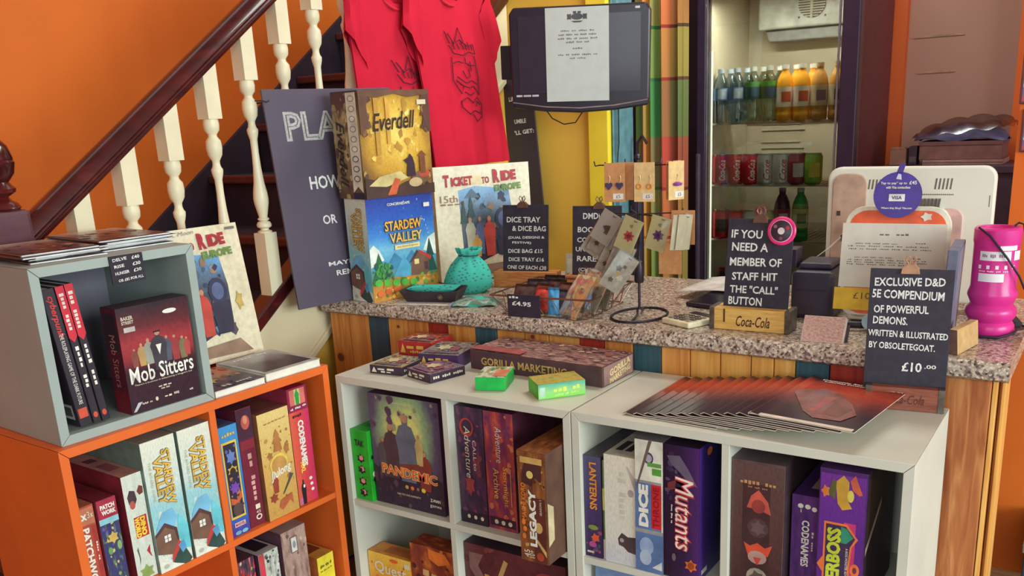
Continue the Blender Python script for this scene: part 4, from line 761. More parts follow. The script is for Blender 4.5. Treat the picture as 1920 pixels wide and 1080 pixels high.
# ================================================================== on top of the white shelves
ZS = .8006
def top_box(name, label, p, ang, dims, body, faces, group=None, z=ZS, cat='board game'):
    return game_box(name, label, Frame(p[0], p[1], R(ang)), 0, 0, z, dims, body, faces, group, cat, bevel=.0012)
M_g1 = art('gorilla_top_print', [(0, (110, 70, 76)), (.35, (150, 110, 108)), (.5, (196, 150, 140)), (.65, (120, 84, 88)), (1, (104, 72, 80))], 'noise', 9)
top_box('long_game', 'long brown game box with gold lettering on its edges, largest on the white shelf', (.290, .196), -2.2, (.392, .150, .050), C(94, 62, 68, .4), {
    'top': dict(bg=M_g1, shapes=scatter(90, .02, .03, .98, .97, .022, [(150, 110, 106), (196, 160, 146), (104, 72, 80), (170, 90, 86), (210, 180, 160), (84, 58, 66)], 20, 2.2) + [('r', .0, .0, .4, .25, C(170, 84, 84))]),
    'front': dict(shapes=[('r', .02, .06, .98, .9, C(86, 58, 66))], texts=[('GORILLA MARKETING', .42, .48, .66, .40, 0, C(206, 168, 96), dict(bold=.02))]),
    'right': dict(shapes=[('r', .04, .05, .96, .95, C(150, 118, 112))], texts=[('GORILLA', .55, .66, .66, .34, 8, C(220, 196, 140), dict(bold=.03)), ('MARKETING', .55, .30, .66, .28, 8, C(220, 196, 140), dict(bold=.03))])}, group=None)
M_s = [art('small_box_print_%d' % i, st_, 'noise', 6) for i, st_ in enumerate([
    [(0, (90, 40, 50)), (.4, (170, 60, 56)), (.6, (206, 120, 70)), (.8, (110, 60, 80)), (1, (226, 190, 110))],
    [(0, (80, 66, 90)), (.4, (130, 110, 130)), (.6, (150, 160, 130)), (.8, (96, 60, 90)), (1, (200, 200, 150))],
    [(0, (70, 80, 80)), (.4, (150, 150, 120)), (.6, (206, 170, 110)), (.8, (90, 110, 110)), (1, (200, 200, 180))],
    [(0, (80, 60, 90)), (.4, (150, 80, 110)), (.6, (150, 130, 140)), (.8, (80, 60, 96)), (1, (206, 190, 190))]])]
def sb_faces(i, tcol, word, side=None):
    d = {'top': dict(bg=M_s[i], shapes=scatter(50, .04, .05, .96, .95, .05, [(206, 180, 140), (150, 70, 80), (96, 90, 110), (130, 140, 110), (190, 110, 80), (70, 56, 80)], 21 + i) + [('p', bloom(.4, .5, .22, .2, 6), C(206, 190, 150)), ('p', bloom(.7, .45, .15, .2, 5), C(150, 80, 90)), ('r', .1, .08, .9, .2, C(120, 90, 110))]),
         'front': dict(texts=[(word, .5, .62, .5, .24, 0, tcol, dict(bold=.03)), ('~1', .5, .30, .3, .2, 0, tcol), ], shapes=[('p', [(.06, .2), (.22, .2), (.14, .85)], tcol)])}
    if side: d['right'] = dict(texts=[(side, .5, .5, .84, .34, 0, CREAM, dict(bold=.03))])
    return d
top_box('adventure_card_game', 'red-edged small card game box at the back corner of the white shelf', (.020, .228), 6, (.110, .108, .040), C(178, 48, 50, .4), sb_faces(0, GOLD, '~1'), 'small card games on the white shelf')
top_box('adventure_card_game', 'purple-edged small card game box between the red box and the long brown box', (.155, .150), 12, (.115, .135, .036), C(74, 50, 86, .4), sb_faces(1, GOLD, '~1'), 'small card games on the white shelf')
top_box('adventure_card_game', 'flat dark-edged card game with a grey-green cover, leftmost front of the shelf pile', (.074, .052), 6, (.100, .105, .022), C(62, 46, 66, .4), sb_faces(2, CREAM, '~1', '~2'), 'small card games on the white shelf')
top_box('adventure_card_game', 'flat dark-edged card game with a violet cover, angled in front of the purple box', (.186, .066), -15, (.100, .108, .022), C(62, 44, 66, .4), sb_faces(3, CREAM, '~1', '~3'), 'small card games on the white shelf', z=ZS)
M_gd = art('card_deck_print', [(0, (190, 196, 150)), (.45, (230, 228, 206)), (.6, (120, 170, 100)), (.8, (226, 150, 96)), (1, (110, 160, 80))], 'noise', 5)
top_box('card_deck', 'plain green-sided card deck with a sketchy white lid in front of the long brown box', (.418, .040), 21, (.072, .096, .032), C(36, 178, 78, .4), {'top': dict(bg=M_gd, shapes=scatter(24, .04, .05, .96, .95, .07, [(226, 224, 200), (130, 170, 100), (222, 150, 100), (90, 130, 80)], 30) + [('r', .55, .1, .98, .7, C(226, 140, 96))])}, 'green card decks')
top_box('card_deck', 'lime green card deck with a printed jungle side and a hang tab', (.594, .040), 49, (.112, .078, .034), C(110, 200, 90, .4), {
    'top': dict(bg=art('card_deck_lid_print', [(0, (120, 150, 70)), (.5, (206, 190, 90)), (1, (170, 110, 70))], 'noise', 6)),
    'front': dict(bg=art('card_deck_side_print', [(0, (130, 220, 90)), (.5, (150, 206, 130)), (1, (80, 170, 150))], 'v', 5, .6), shapes=[('r', .03, .1, .14, .8, C(180, 206, 190))], texts=[('~2', .60, .55, .55, .3, 3, C(206, 226, 90)), ('~3', .60, .22, .5, .16, 3, C(196, 220, 100))]),
    'left': dict(bg=C(96, 190, 70))}, 'green card decks')
# fan of magazines
M_mg = art('magazine_cover_print', [(0, (52, 36, 48)), (.30, (66, 40, 50)), (.5, (120, 56, 54)), (.72, (190, 74, 48)), (.86, (170, 62, 46)), (1, (72, 34, 36))], 'v', 3, .30, .25)
gem = art('crystal_print', [(0, (110, 60, 60)), (.5, (150, 90, 84)), (1, (130, 110, 120))], 'noise', 4)
NM = 12
for k in range(NM):
    f = k / (NM - 1)
    lab = 'dark red magazine in the overlapping fan on the white shelf' if k < NM - 1 else 'topmost dark red magazine of the fan, its whole cover and white title showing'
    x = .812 + .268 * f; y = .028 + .016 * f; z = ZS + .0031 * k
    t = thing('magazine', lab, 'magazine', (x, y, z), (0, 0, R(-1.5 - 5.5 * f + .5 * math.sin(k * 2.3))), 'fan of magazines')
    w_, h_ = .210, .297
    def curve(a): return .0045 * math.sin(math.pi * min(1, a * 9.2)) ** 2 + .0008 * math.sin(math.pi * a)
    for nm, z0, z1, m, e in (('pages', .0003, .0020, PAGE, .0), ('cover', .0021, .0026, M_mg, .0008)):
        b = B()
        N = 24
        def fn(i, j, zz): return (-e + (w_ + 2 * e) * i / N, -e + (h_ + 2 * e) * j, zz + (curve(i / N) if nm else 0))
        for i in range(N):
            uv = [(i / N, 0), ((i + 1) / N, 0), ((i + 1) / N, 1), (i / N, 1)]
            b.face([fn(i, 0, z1), fn(i + 1, 0, z1), fn(i + 1, 1, z1), fn(i, 1, z1)], 0, uv)
            b.face([fn(i, 0, z0), fn(i + 1, 0, z0), fn(i + 1, 0, z1), fn(i, 0, z1)], 0, uv)
            b.face([fn(i, 1, z0), fn(i, 1, z1), fn(i + 1, 1, z1), fn(i + 1, 1, z0)], 0, uv)
        for i in (0, N): b.face([fn(i, 0, z0), fn(i, 1, z0), fn(i, 1, z1), fn(i, 0, z1)], 0, [(0, 0), (0, 1), (.1, 1), (.1, 0)])
        b.build(nm, m, t, smooth=False)
    if k == NM - 1:
        prints(t, 'top', (w_, h_, .0036), shapes=[('p', [(.06, .62), (.30, .76), (.48, .70), (.72, .50), (.86, .30), (.80, .14), (.55, .12), (.40, .22)], gem), ('p', [(.42, .55), (.52, .60), (.50, .26), (.44, .24)], C(176, 92, 88)), ('p', [(.55, .50), (.78, .40), (.74, .20), (.58, .22)], C(130, 80, 70))],
               texts=[('Demonic Servants of the', .57, .955, .80, .024, 0, WHITE, dict(bold=.03)), ('Infernal Powers, Volume VI', .60, .915, .78, .024, 0, WHITE, dict(bold=.03))], off=.0002)
        b = B(); b.box(.0, -.0007, .0022, .205, .012, .00385); b.build('page_edge', C(224, 206, 190, .7), t)

# ================================================================== chalk signs
M_chb = C(50, 44, 58, .62, .12, 60)
def clip(t, cx, z, m=None, s=1.0, y=.0):
    """bulldog clip gripping the top of a board"""
    m = m or C(126, 92, 80, .35, .1, 40, metal=.6)
    b = B(); b.prism([(-.018 * s, -.010 * s), (.018 * s, -.010 * s), (.016 * s, .002 * s), (.007 * s, .010 * s), (-.007 * s, .010 * s), (-.016 * s, .002 * s)], lambda u, v, d: (cx + u, y + d, z + v), -.006, .010); c = b.build('bulldog_clip', m, t, bevel=.001)
    for sg in (-1, 1):
        b = B(); b.tube([(cx + sg * .003 * s, y - .002, z + .008 * s), (cx + sg * .010 * s, y - .004, z + .018 * s), (cx + sg * .007 * s, y - .004, z + .027 * s), (cx + sg * .001 * s, y - .003, z + .022 * s), (cx + sg * .002 * s, y - .002, z + .010 * s)], .0016 * s, 6); b.build('clip_handle', m, c, smooth=True)
def chalk_sign(name, label, x, y, z, ang, bw, bh, dx, block, bm, tilt, texts, clip_at=None, btext=None, clipm=None, metal=False, group=None):
    t = thing(name, label, 'chalk sign', (x, y, z), R(ang), group)
    W_, D_, H_ = block
    b = B(); s = .012
    b.box(0, 0, 0, W_, D_ * .5 - .004, H_); b.box(0, D_ * .5 + .004, 0, W_, D_, H_); b.box(0, D_ * .5 - .004, 0, W_, D_ * .5 + .004, H_ * .5); blk = b.build('wood_block', bm, t, bevel=.0012)
    if btext: prints(blk, 'front', block, texts=[btext])
    if metal:
        for xx in (-.0008, W_ - .012):
            b = B(); b.box(xx, -.0008, 0, xx + .0125, D_ + .0008, H_ + .0006); b.build('metal_corner', C(110, 100, 92, .4, .2, 40, metal=.7), blk, bevel=.0005)
    bo = bpy.data.objects.new('chalkboard', None)
    b = B(); b.box(0, 0, 0, bw, .0042, bh); cb = b.build('chalkboard', M_chb, t, (dx, D_ * .5 - .002, H_ * .5 + .0005), (R(tilt), 0, 0), bevel=.0006)
    bpy.data.objects.remove(bo)
    prints(cb, 'front', (bw, .0042, bh), texts=texts)
    if clip_at is not None: clip(cb, clip_at * bw, bh, clipm)
    return t, cb
def lines(rows):
    out = []
    for k, (s, cx, cy, w_, h_) in enumerate(rows): out.append((s, cx, cy, w_, h_, random.uniform(-1.2, 1.2), CHALK, dict(bold=.022)))
    return out
BOARD_W = wood('block_wood', (176, 104, 56), (200, 128, 72), (212, 146, 88), (6, 40, 40)); BOARD_D = wood('block_wood_dark', (120, 62, 48), (142, 78, 60), (156, 92, 72), (6, 40, 40)); BOARD_L = wood('block_wood_pale', (206, 152, 74), (222, 174, 96), (232, 188, 112), (6, 40, 40))
chalk_sign('chalk_sign', 'small chalkboard price sign for dice trays and dice bags in a wood block', .018, .700, T + .0005, 13, .150, .226, .022, (.205, .055, .048), BOARD_W, -7, lines([
    ('DICE TRAY', .46, .80, .74, .075), ('& DICE BAG', .58, .68, .74, .07), ('(DUAL DESIGNS &', .52, .555, .80, .045), ('FESTIVE)', .42, .485, .42, .038), ('DICE BAG £15', .50, .375, .76, .055), ('DICE TRAY £16', .52, .26, .78, .055), ('ONE OF EACH £30', .53, .15, .86, .055)]), .44)
chalk_sign('chalk_sign', 'small chalkboard listing booster rarities in a wood block, half hidden by hanging packets', .275, .706, T + .0005, 13, .150, .226, .014, (.165, .055, .048), BOARD_W, -7, lines([
    ('DMDICE', .48, .87, .52, .08), ('BOOSTER £3', .54, .69, .86, .075), ('COMMON £2', .52, .56, .84, .065), ('UNCOMMON', .50, .435, .86, .06), ('RARE', .30, .315, .40, .07), ('(CHECK DICE', .50, .165, .74, .06), ('ON THE BAG)', .56, .09, .74, .045)]), .55)
t, cb = chalk_sign('chalk_sign', 'large scuffed chalkboard asking to hit the call button, in a pale crate-wood block', .846, .424, T + .0005, 2, .156, .232, .022, (.192, .062, .052), BOARD_L, -9, lines([
    ('IF YOU', .30, .845, .48, .085), ('NEED A', .36, .715, .56, .085), ('MEMBER OF', .46, .565, .80, .085), ('STAFF HIT', .46, .420, .70, .08), ('THE "CALL"', .46, .285, .74, .08), ('BUTTON', .34, .165, .52, .085)]), .50, ('Coca-Cola', .55, .44, .42, .50, 0, C(72, 36, 34), dict(shear=.35, bold=.01)), C(120, 86, 76, .35, .1, 40, metal=.5), True)
b = B(); b.lathe([(.031, 0), (.033, .002), (.033, .008), (.031, .010), (.027, .010)], 32, cap=True)
bt = b.build('call_button', C(226, 52, 120, .3), cb, (.130, -.0006, .205), (R(90), 0, 0), smooth=True)
for nm, r, z, m in (('button_ring', .026, .0103, C(240, 170, 200, .4)), ('button_face', .0245, .0106, C(64, 46, 62, .4)), ('button_centre', .008, .0112, C(222, 204, 206, .4))):
    b = B(); b.lathe([(r, 0), (r * .98, .0004), (.0004, .0005)], 28); b.build(nm, m, bt, (0, 0, z), smooth=True)
for (dx, dy, c_) in ((-.014, .010, (140, 90, 110)), (.014, .008, (206, 50, 60)), (.0, -.017, (120, 70, 90))):
    b = B(); b.lathe([(.0042, 0), (.0038, .0004), (.0003, .0005)], 12); b.build('button_mark', C(*c_), bt, (dx, dy, .011))
b = B(); b.lathe([(.014, 0), (.014, .004), (.006, .005)], 18); b.build('clip_disc', C(110, 66, 58, .4), cb, (.075, .002, .2475), (R(90), 0, 0), smooth=True)
# vertical stroke on the crate wood
b = B(); b.box(.034, -.0006, .018, .038, .0, .05); b.build('crate_slot', C(84, 46, 34), t)
chalk_sign('chalk_sign', 'tall chalkboard advertising a demon compendium in a dark wood block on the white shelf', 1.247, .285, ZS, 8, .158, .262, -.008, (.150, .050, .048), BOARD_D, -5, lines([
    ('EXCLUSIVE D&D', .48, .90, .84, .065), ('5E COMPENDIUM', .47, .80, .86, .068), ('OF POWERFUL', .40, .685, .66, .062), ('DEMONS.', .28, .595, .42, .062), ('WRITTEN & ILLUSTRATED', .50, .49, .96, .052), ('BY OBSOLETEGOAT.', .44, .395, .80, .052), ('£10', .58, .235, .24, .075), ('.00', .80, .245, .14, .03)]), .48, ('Coca-Cola', .5, .5, .5, .42, 0, C(96, 40, 38), dict(shear=.35, bold=.01)), C(176, 128, 96, .4, .1, 40), True)

# big hand-lettered board tied to the balusters
bl = Vector((-.322, .200, T + .001)); ang = math.atan2(.98, .205)
t = thing('chalkboard_panel', 'large dark chalkboard with PLAY lettering tied to the baluster behind the stacked game boxes', 'chalkboard', bl, (R(-6.3), 0, ang))
BW, BH = .44, .618
simple_box('board', (BW, .008, BH), C(84, 74, 92, .45, .06, 4), t, .001)
def bpx(px, py):
    """pixel -> fraction on this board"""
    mw_ = Matrix.Translation(bl) @ Matrix.Rotation(ang, 4, 'Z') @ Matrix.Rotation(R(-6.3), 4, 'X')
    nrm = mw_.to_3x3() @ Vector((0, -1, 0)); d = Vector(FW + RT * (px - PPX) / FPX - UP * (py - PPY) / FPX); c = Vector(CAM)
    hit = c + d * ((bl - c).dot(nrm) / d.dot(nrm)); q = mw_.inverted() @ hit
    return q.x / BW, q.z / BH
rows = []
for s, x0, y0, x1, y1 in [('PLAY', 539, 268, 668, 203), ('HOW', 583, 357, 636, 325), ('OR', 607, 422, 630, 400), ('MAYBE', 617, 500, 672, 482), ('REM', 632, 517, 662, 501)]:
    a, c_ = bpx(x0, y0), bpx(x1, y1)
    rows.append((s, (a[0] + c_[0]) / 2, (a[1] + c_[1]) / 2, abs(c_[0] - a[0]), abs(c_[1] - a[1]) * .92, 0, CHALK, dict(outline=.035) if s == 'PLAY' else dict(bold=.02)))
prints(t, 'front', (BW, .008, BH), texts=rows)
b = B(); b.tube([(-.004, .004, BH - .03), (-.012, .03, BH - .026), (.010, .05, BH - .03), (.016, .012, BH - .032), (.018, -.002, BH - .03), (.008, -.003, BH - .034), (-.004, .0, BH - .03)], .002, 6); b.build('cable_tie', BLACK, t, smooth=True)

# second board hanging on the yellow wall
p = on(1012, 388, 'y', 1.468); q = on(936, 88, 'y', 1.468)
t = thing('chalkboard_panel', 'dark hand-lettered chalkboard against the yellow wall, mostly hidden by the red shirts', 'chalkboard', (-.388, 1.458, .93), (R(1.0), R(-3.5), 0))
simple_box('board', (.135, .008, .74), C(62, 54, 66, .5, .06, 4), t, .001)
prints(t, 'front', (.135, .008, .74), texts=[('LINA', .36, .745, .34, .022, 0, CHALK, dict(bold=.03)), ('UMBLE', .50, .630, .40, .022, 0, CHALK, dict(bold=.03)), ("'LL GET:", .60, .575, .66, .022, 2, CHALK, dict(bold=.03))])

# ================================================================== boxes stacked on the counter
angS = math.atan2(.238, .051)
M_sky = art('farm_cover_print', [(0, (196, 140, 66)), (.16, (190, 150, 70)), (.20, (96, 130, 80)), (.34, (90, 160, 200)), (.5, (120, 190, 224)), (.62, (70, 140, 214)), (.8, (50, 96, 190)), (1, (54, 76, 170))], 'v', 4, .10)
farm_cover = dict(bg=M_sky, shapes=scatter(20, .05, .55, .95, .97, .012, [(150, 180, 226), (120, 150, 214)], 31) + [('p', [(0, .52), (.06, .56), (.14, .50), (.2, .40), (0, .34)], C(226, 232, 226)), ('p', [(1, .60), (.88, .56), (.8, .44), (1, .38)], C(226, 232, 226)), ('p', [(.2, .30), (.36, .46), (.5, .36), (.62, .46), (.8, .30)], C(66, 130, 170)), ('p', [(.3, .2), (.5, .42), (.66, .2)], C(84, 160, 196)),
    ('p', tree(.12, .22, .22, .26), C(50, 110, 70)), ('p', tree(.90, .22, .2, .34), C(40, 80, 74)), ('e', .16, .30, .10, .07, C(70, 150, 70)), ('p', [(.58, .18), (.60, .34), (.72, .44), (.88, .36), (.86, .20)], barn), ('p', [(.56, .33), (.70, .455), (.72, .43), (.62, .34)], C(84, 60, 62)), ('p', [(.72, .455), (.92, .37), (.90, .33), (.74, .42)], barnred), ('r', .65, .31, .72, .36, C(226, 206, 130)), ('r', .80, .24, .86, .32, C(90, 60, 60)),
    ('p', [(0, .16), (.3, .22), (1, .18), (1, 0), (0, 0)], C(196, 136, 62)), ('p', [(.2, .02), (.8, .16), (.9, .14), (.5, .0)], C(214, 160, 84))] + scatter(70, .02, .02, .98, .20, .026, [(214, 160, 84), (180, 120, 56), (110, 170, 70), (222, 120, 60), (236, 196, 90), (70, 130, 66)], 32) + scatter(24, .02, .20, .30, .36, .03, [(60, 120, 76), (84, 150, 80), (44, 90, 70)], 33) + [('e', .08 + .13 * i, .19 - .012 * i, .055, .035, C(90, 180, 70)) for i in range(5)] + [('e', .10 + .12 * i, .08 + .01 * i, .05, .03, C(222, 110, 60)) for i in range(3)] + [('r', .36, .485, .74, .53, C(222, 206, 150)), ('r', .84, .87, .93, .91, WHITE), ('p', bloom(.7, .6, .06, .03, 4), C(60, 140, 70))],
    texts=[('STARDEW', .51, .72, .56, .105, 0, C(96, 60, 40), dict(bold=.07)), ('VALLEY', .54, .60, .50, .105, 0, C(96, 60, 40), dict(bold=.07)), ('STARDEW', .51, .722, .55, .095, 0, C(240, 176, 70), dict(bold=.02)), ('VALLEY', .54, .602, .49, .095, 0, C(232, 190, 110), dict(bold=.02)), ('the board game', .55, .508, .32, .022, 0, C(130, 100, 60)), ('CONCERNEDAPE', .46, .93, .34, .026, 0, WHITE, dict(bold=.02))])
FS = Frame(-.176, .358, angS)
game_box('farm_game', 'farm-scene game box with a blue sky cover standing on the counter under another box', FS, 0, 0, T + .0005, (.246, .104, .302), C(206, 206, 196, .4), {'front': farm_cover, 'left': farm_spine(), 'top': dict(bg=C(190, 186, 170))})
M_ev = art('forest_glow_print', [(0, (250, 222, 120)), (.18, (234, 192, 84)), (.38, (206, 158, 62)), (.55, (150, 108, 52)), (.75, (84, 60, 52))], 'radial', 5, .26, .35, (.52, .60))
M_ev2 = art('forest_spine_print', [(0, (104, 76, 56)), (.3, (150, 120, 84)), (.7, (196, 170, 120)), (.85, (110, 74, 62)), (1, (92, 62, 58))], 'v', 5, .3)
bk = C(60, 42, 52)
ev_s = scatter(46, .12, .30, .9, .95, .035, [(214, 168, 70), (234, 196, 96), (190, 140, 60), (240, 210, 120)], 34) + scatter(50, .0, .0, 1, .24, .035, [(96, 70, 54), (140, 100, 60), (190, 150, 90), (70, 50, 50), (170, 80, 56), (110, 110, 70)], 35) + scatter(24, .0, .6, .14, 1, .04, [(104, 74, 56), (130, 96, 60), (84, 60, 54)], 36) + scatter(24, .86, .6, 1, 1, .04, [(104, 74, 56), (140, 100, 60), (84, 60, 54)], 37) + [('p', [(.0, .0), (1, 0), (1, .10), (.8, .08), (.6, .14), (.4, .08), (.2, .16), (0, .2)], C(74, 52, 48)), ('p', [(.05, .12), (.3, .10), (.62, .17), (.5, .24), (.2, .20)], C(206, 186, 130)), ('e', .80, .16, .13, .06, C(120, 90, 70)), ('e', .86, .20, .08, .04, C(190, 80, 60)), ('p', [(.30, .02), (.42, .02), (.5, .16), (.42, .18)], C(206, 96, 60)), ('e', .72, .12, .1, .045, C(196, 170, 130)),
        ('p', [(.0, 1), (.16, 1), (.10, .86), (.12, .7), (.03, .6), (0, .6)], C(104, 70, 56)), ('p', [(1, 1), (.84, 1), (.92, .9), (.90, .74), (.97, .6), (1, .6)], C(96, 62, 54)), ('p', [(.0, 1), (1, 1), (1, .96), (.7, .93), (.5, .965), (.25, .93), (0, .95)], C(110, 76, 58)), ('r', .82, .86, .95, .905, C(220, 206, 180)), ('r', .20, .4, .26, .93, C(190, 142, 62)), ('r', .36, .5, .41, .93, C(206, 156, 70)), ('p', [(.80, .2), (.80, .37), (.77, .37), (.84, .42), (.91, .37), (.88, .37), (.88, .2)], C(130, 78, 50)), ('p', [(.60, .18), (.62, .30), (.56, .34), (.63, .36), (.66, .40), (.70, .36), (.72, .30), (.73, .18)], bk)]
ev_t = [('Everdell', .47, .715, .62, .165, 3, C(52, 36, 40), dict(shear=.35, bold=.012))]
strip = scatter(50, .0, .0, .58, 1, .08, [(130, 100, 70), (170, 140, 96), (104, 74, 60), (196, 170, 120)], 38, .5) + [('r', .60, .14, .98, .985, C(226, 220, 204)), ('p', [(.60, .14), (.98, .14), (.98, .06), (.79, .12), (.60, .06)], C(226, 220, 204)), ('r', .60, .0, .98, .06, C(52, 46, 70))]
for k in range(9): strip += [('e', .79, .93 - .092 * k, .12, .030, C(150, 140, 132) if k < 6 else C(90, 70, 80)), ('e', .79, .93 - .092 * k, .09, .022, C(232, 228, 214))]
game_box('forest_game', 'golden forest game box standing on top of the farm-scene box', Frame(-.166, .352, angS), 0, .0, T + .0005 + .3028, (.250, .128, .298), C(150, 118, 70, .4), {
    'front': dict(bg=M_ev, shapes=ev_s, texts=ev_t), 'left': dict(bg=M_ev2, shapes=strip, texts=[('Everdell', .30, .42, .62, .30, V, C(52, 36, 40), dict(shear=.35, bold=.012))]), 'top': dict(bg=C(120, 90, 60))})
pA, pB = Vector((-.182, .690, 0)), Vector((.008, .955, 0)); dr = pB - pA
game_box('train_game', 'large cream train-game box with an anniversary mark leaning at the back of the counter', Frame(pA.x, pA.y, math.atan2(dr.y, dr.x)), 0, 0, T + .0034, (dr.length, .055, .366), C(222, 208, 178, .45), {'front': ttr_front(True), 'right': dict(bg=C(206, 196, 172)), 'top': dict(bg=M_paper)}, tilt=R(-3))

# ================================================================== small goods on the counter
M_teal = dotted('teal_patterned_cotton', (74, 190, 172), (84, 122, 140), 34)
# drawstring dice bag
t = thing('dice_bag', 'turquoise patterned drawstring dice bag standing on the counter', 'drawstring bag', (-.018, .604, T + .0005), R(20))
b = B(); N = 40
prof = [(.001, .001), (.055, .0), (.070, .012), (.074, .035), (.066, .062), (.052, .085), (.036, .102), (.026, .112), (.034, .124), (.037, .134)]
vs = []; fs = []
for i, (r, z) in enumerate(prof):
    pl = max(0, (z - .05) / .08)
    for j in range(N):
        a = 2 * math.pi * j / N; rr = r * (1 + .13 * pl * math.sin(9 * a) + .05 * math.sin(3 * a + 1)); vs.append((rr * math.cos(a) * 1.02 + .012 * z / .13, rr * math.sin(a) * .72, z + .004 * math.sin(2 * a) * pl))
for i in range(len(prof) - 1):
    for j in range(N): fs.append((i * N + j, i * N + (j + 1) % N, (i + 1) * N + (j + 1) % N, (i + 1) * N + j))
b.raw(vs, fs); b.build('bag_body', M_teal, t, smooth=True, solid=.0015)
b = B(); b.tube([(.012 + .030 * math.cos(a), .022 * math.sin(a), .113) for a in [2 * math.pi * k / 20 for k in range(20)]], .0022, 6, closed=True); b.build('drawstring', C(60, 84, 92, .8), t, smooth=True)
# folding dice tray
t = thing('dice_tray', 'dark folding dice tray lined with turquoise patterned cloth, snap stud in front', 'dice tray', (-.106, .393, T + .0005), R(17))
w_, d_, h_ = .175, .105, .034
b = B()
out = [(0.01, 0.0), (w_ - .01, 0), (w_, .01), (w_, d_ - .01), (w_ - .01, d_), (.01, d_), (0, d_ - .01), (0, .01)]
def ringv(off, z): return [(x + (off if x < w_ / 2 else -off) * 1.0, y + (off if y < d_ / 2 else -off), z) for x, y in out]
vs = ringv(.012, 0) + ringv(-.004, h_) + ringv(-.001, h_) + ringv(.014, .004); n = 8
fs = [tuple(range(n))[::-1]]
for L_ in range(3): fs += [(L_ * n + i, L_ * n + (i + 1) % n, (L_ + 1) * n + (i + 1) % n, (L_ + 1) * n + i) for i in range(n)]
b.raw(vs, fs); b.build('tray_shell', C(58, 46, 54, .55, .1), t)
b = B()
def lin_(a, c_): return (.014 + (w_ - .028) * a, .014 + (d_ - .028) * c_, .008 + .030 * (1 - math.sin(math.pi * a) ** .6 * math.sin(math.pi * c_) ** .6) + .008 * (1 - c_) * math.sin(math.pi * a))
b.grid(lin_, 14, 10, uv=False); b.build('tray_lining', M_teal, t, smooth=True, solid=.0015)
b = B(); b.lathe([(.009, 0), (.009, .002), (.004, .0035)], 16); sn_ = b.build('snap_stud', C(110, 92, 84, .35, metal=.6), t, (.128, -.0016, .019), (R(103), 0, 0), smooth=True)
b = B(); b.lathe([(.0035, 0), (.0025, .0016)], 12); b.build('stud_centre', C(150, 130, 110, .3, metal=.6), sn_, (0, 0, .0035), smooth=True)
simple = thing('leaflet', 'white leaflet lying under the dark dice tray', 'leaflet', (-.115, .372, T + .0002), R(12)); simple_box('sheet', (.20, .09, .0005), C(224, 214, 206, .7), simple, 0)
# folded bag in cellophane
t = thing('folded_bag', 'folded turquoise patterned bag in clear wrap lying by the wire basket', 'folded bag', (.082, .395, T + .0008), R(24))
b = B(); b.grid(lambda a, c_: (.125 * a, .075 * c_, .002 + .017 * math.sin(math.pi * a) ** .5 * math.sin(math.pi * c_) ** .5 + .003 * math.sin(9 * a + 5 * c_)), 14, 10, uv=False); b.build('folded_cloth', M_teal, t, smooth=True, solid=.003)
b = B(); b.grid(lambda a, c_: (-.01 + .15 * a, -.008 + .09 * c_, .005 + .017 * math.sin(math.pi * a) ** .5 * math.sin(math.pi * c_) ** .5 + .002 * math.sin(17 * a + 3 * c_)), 12, 8, uv=False); b.build('clear_wrap', glass('clear_wrap_film', (240, 240, 240), .10, .15), t, smooth=True)

# wire basket with dice bags and leaflets
WIRE = C(150, 128, 112, .3, .1, 40, metal=.7)
t = thing('wire_basket', 'low zigzag wire basket on the counter with a small price tag', 'basket', (.275, .372, T + .0005), R(4))
bw, bd, bh = .252, .235, .056
rim = [(-.022, -.022, bh), (bw + .022, -.022, bh), (bw + .022, bd + .022, bh), (-.022, bd + .022, bh)]; base = [(0, 0, .002), (bw, 0, .002), (bw, bd, .002), (0, bd, .002)]
b = B(); b.tube(rim, .0028, 8, closed=True); b.build('rim', C(136, 96, 76, .35, .1, 40, metal=.6), t, smooth=True)
b = B(); b.tube(base, .0018, 6, closed=True); b.build('base_frame', WIRE, t, smooth=True)
b = B()
for i in range(5): b.tube([(bw * (i + .5) / 5, 0, .002), (bw * (i + .5) / 5, bd, .002)], .0014, 6)
b.build('base_wires', WIRE, t, smooth=True)
for s in range(4):
    r0, r1 = Vector(rim[s]), Vector(rim[(s + 1) % 4]); c0, c1 = Vector(base[s]), Vector(base[(s + 1) % 4]); K = 5 if s % 2 == 0 else 4
    path = []
    for i in range(K): path += [r0.lerp(r1, (i + .1) / K), c0.lerp(c1, (i + .6) / K)]
    path.append(r0.lerp(r1, .99))
    b = B(); b.tube(path, .0015, 6); b.build('zigzag_wire', WIRE, t, smooth=True)
tg = thing('price_tag', 'small black price tag reading £4.95 hung on the wire basket', 'price tag', (.312, .3435, T + .0035), R(4))
simple_box('tag_board', (.098, .003, .060), C(50, 40, 56, .6), tg, .0005)
prints(tg, 'front', (.098, .003, .060), texts=[('~1', .20, .88, .28, .10, 0, CHALK), ('£4.95', .44, .60, .58, .20, -2, CHALK, dict(bold=.03))])
def pouch(name, label, p, ang, dims, mat, tiltx=0, puff=.5, group=None, cat='pouch', extra=None):
    w_, h_, th = dims
    t = thing(name, label, cat, p, (R(tiltx), 0, R(ang)), group)
    for sg in (-1, 1):
        b = B(); b.grid(lambda a, c_: (w_ * (a - .5), sg * th * .5 * (math.sin(math.pi * a) ** .6) * (math.sin(math.pi * min(1, c_ * 1.15)) ** .6) + .0012 * math.sin(13 * a + 9 * c_), h_ * c_), 10, 10, uv=False); b.build('pouch_side', mat, t, smooth=True)
    if extra: extra(t, w_, h_, th)
    return t
org = [C(74, 46, 42, .7, .3, 60), C(96, 56, 46, .7, .3, 60), C(60, 40, 44, .7, .3, 60)]
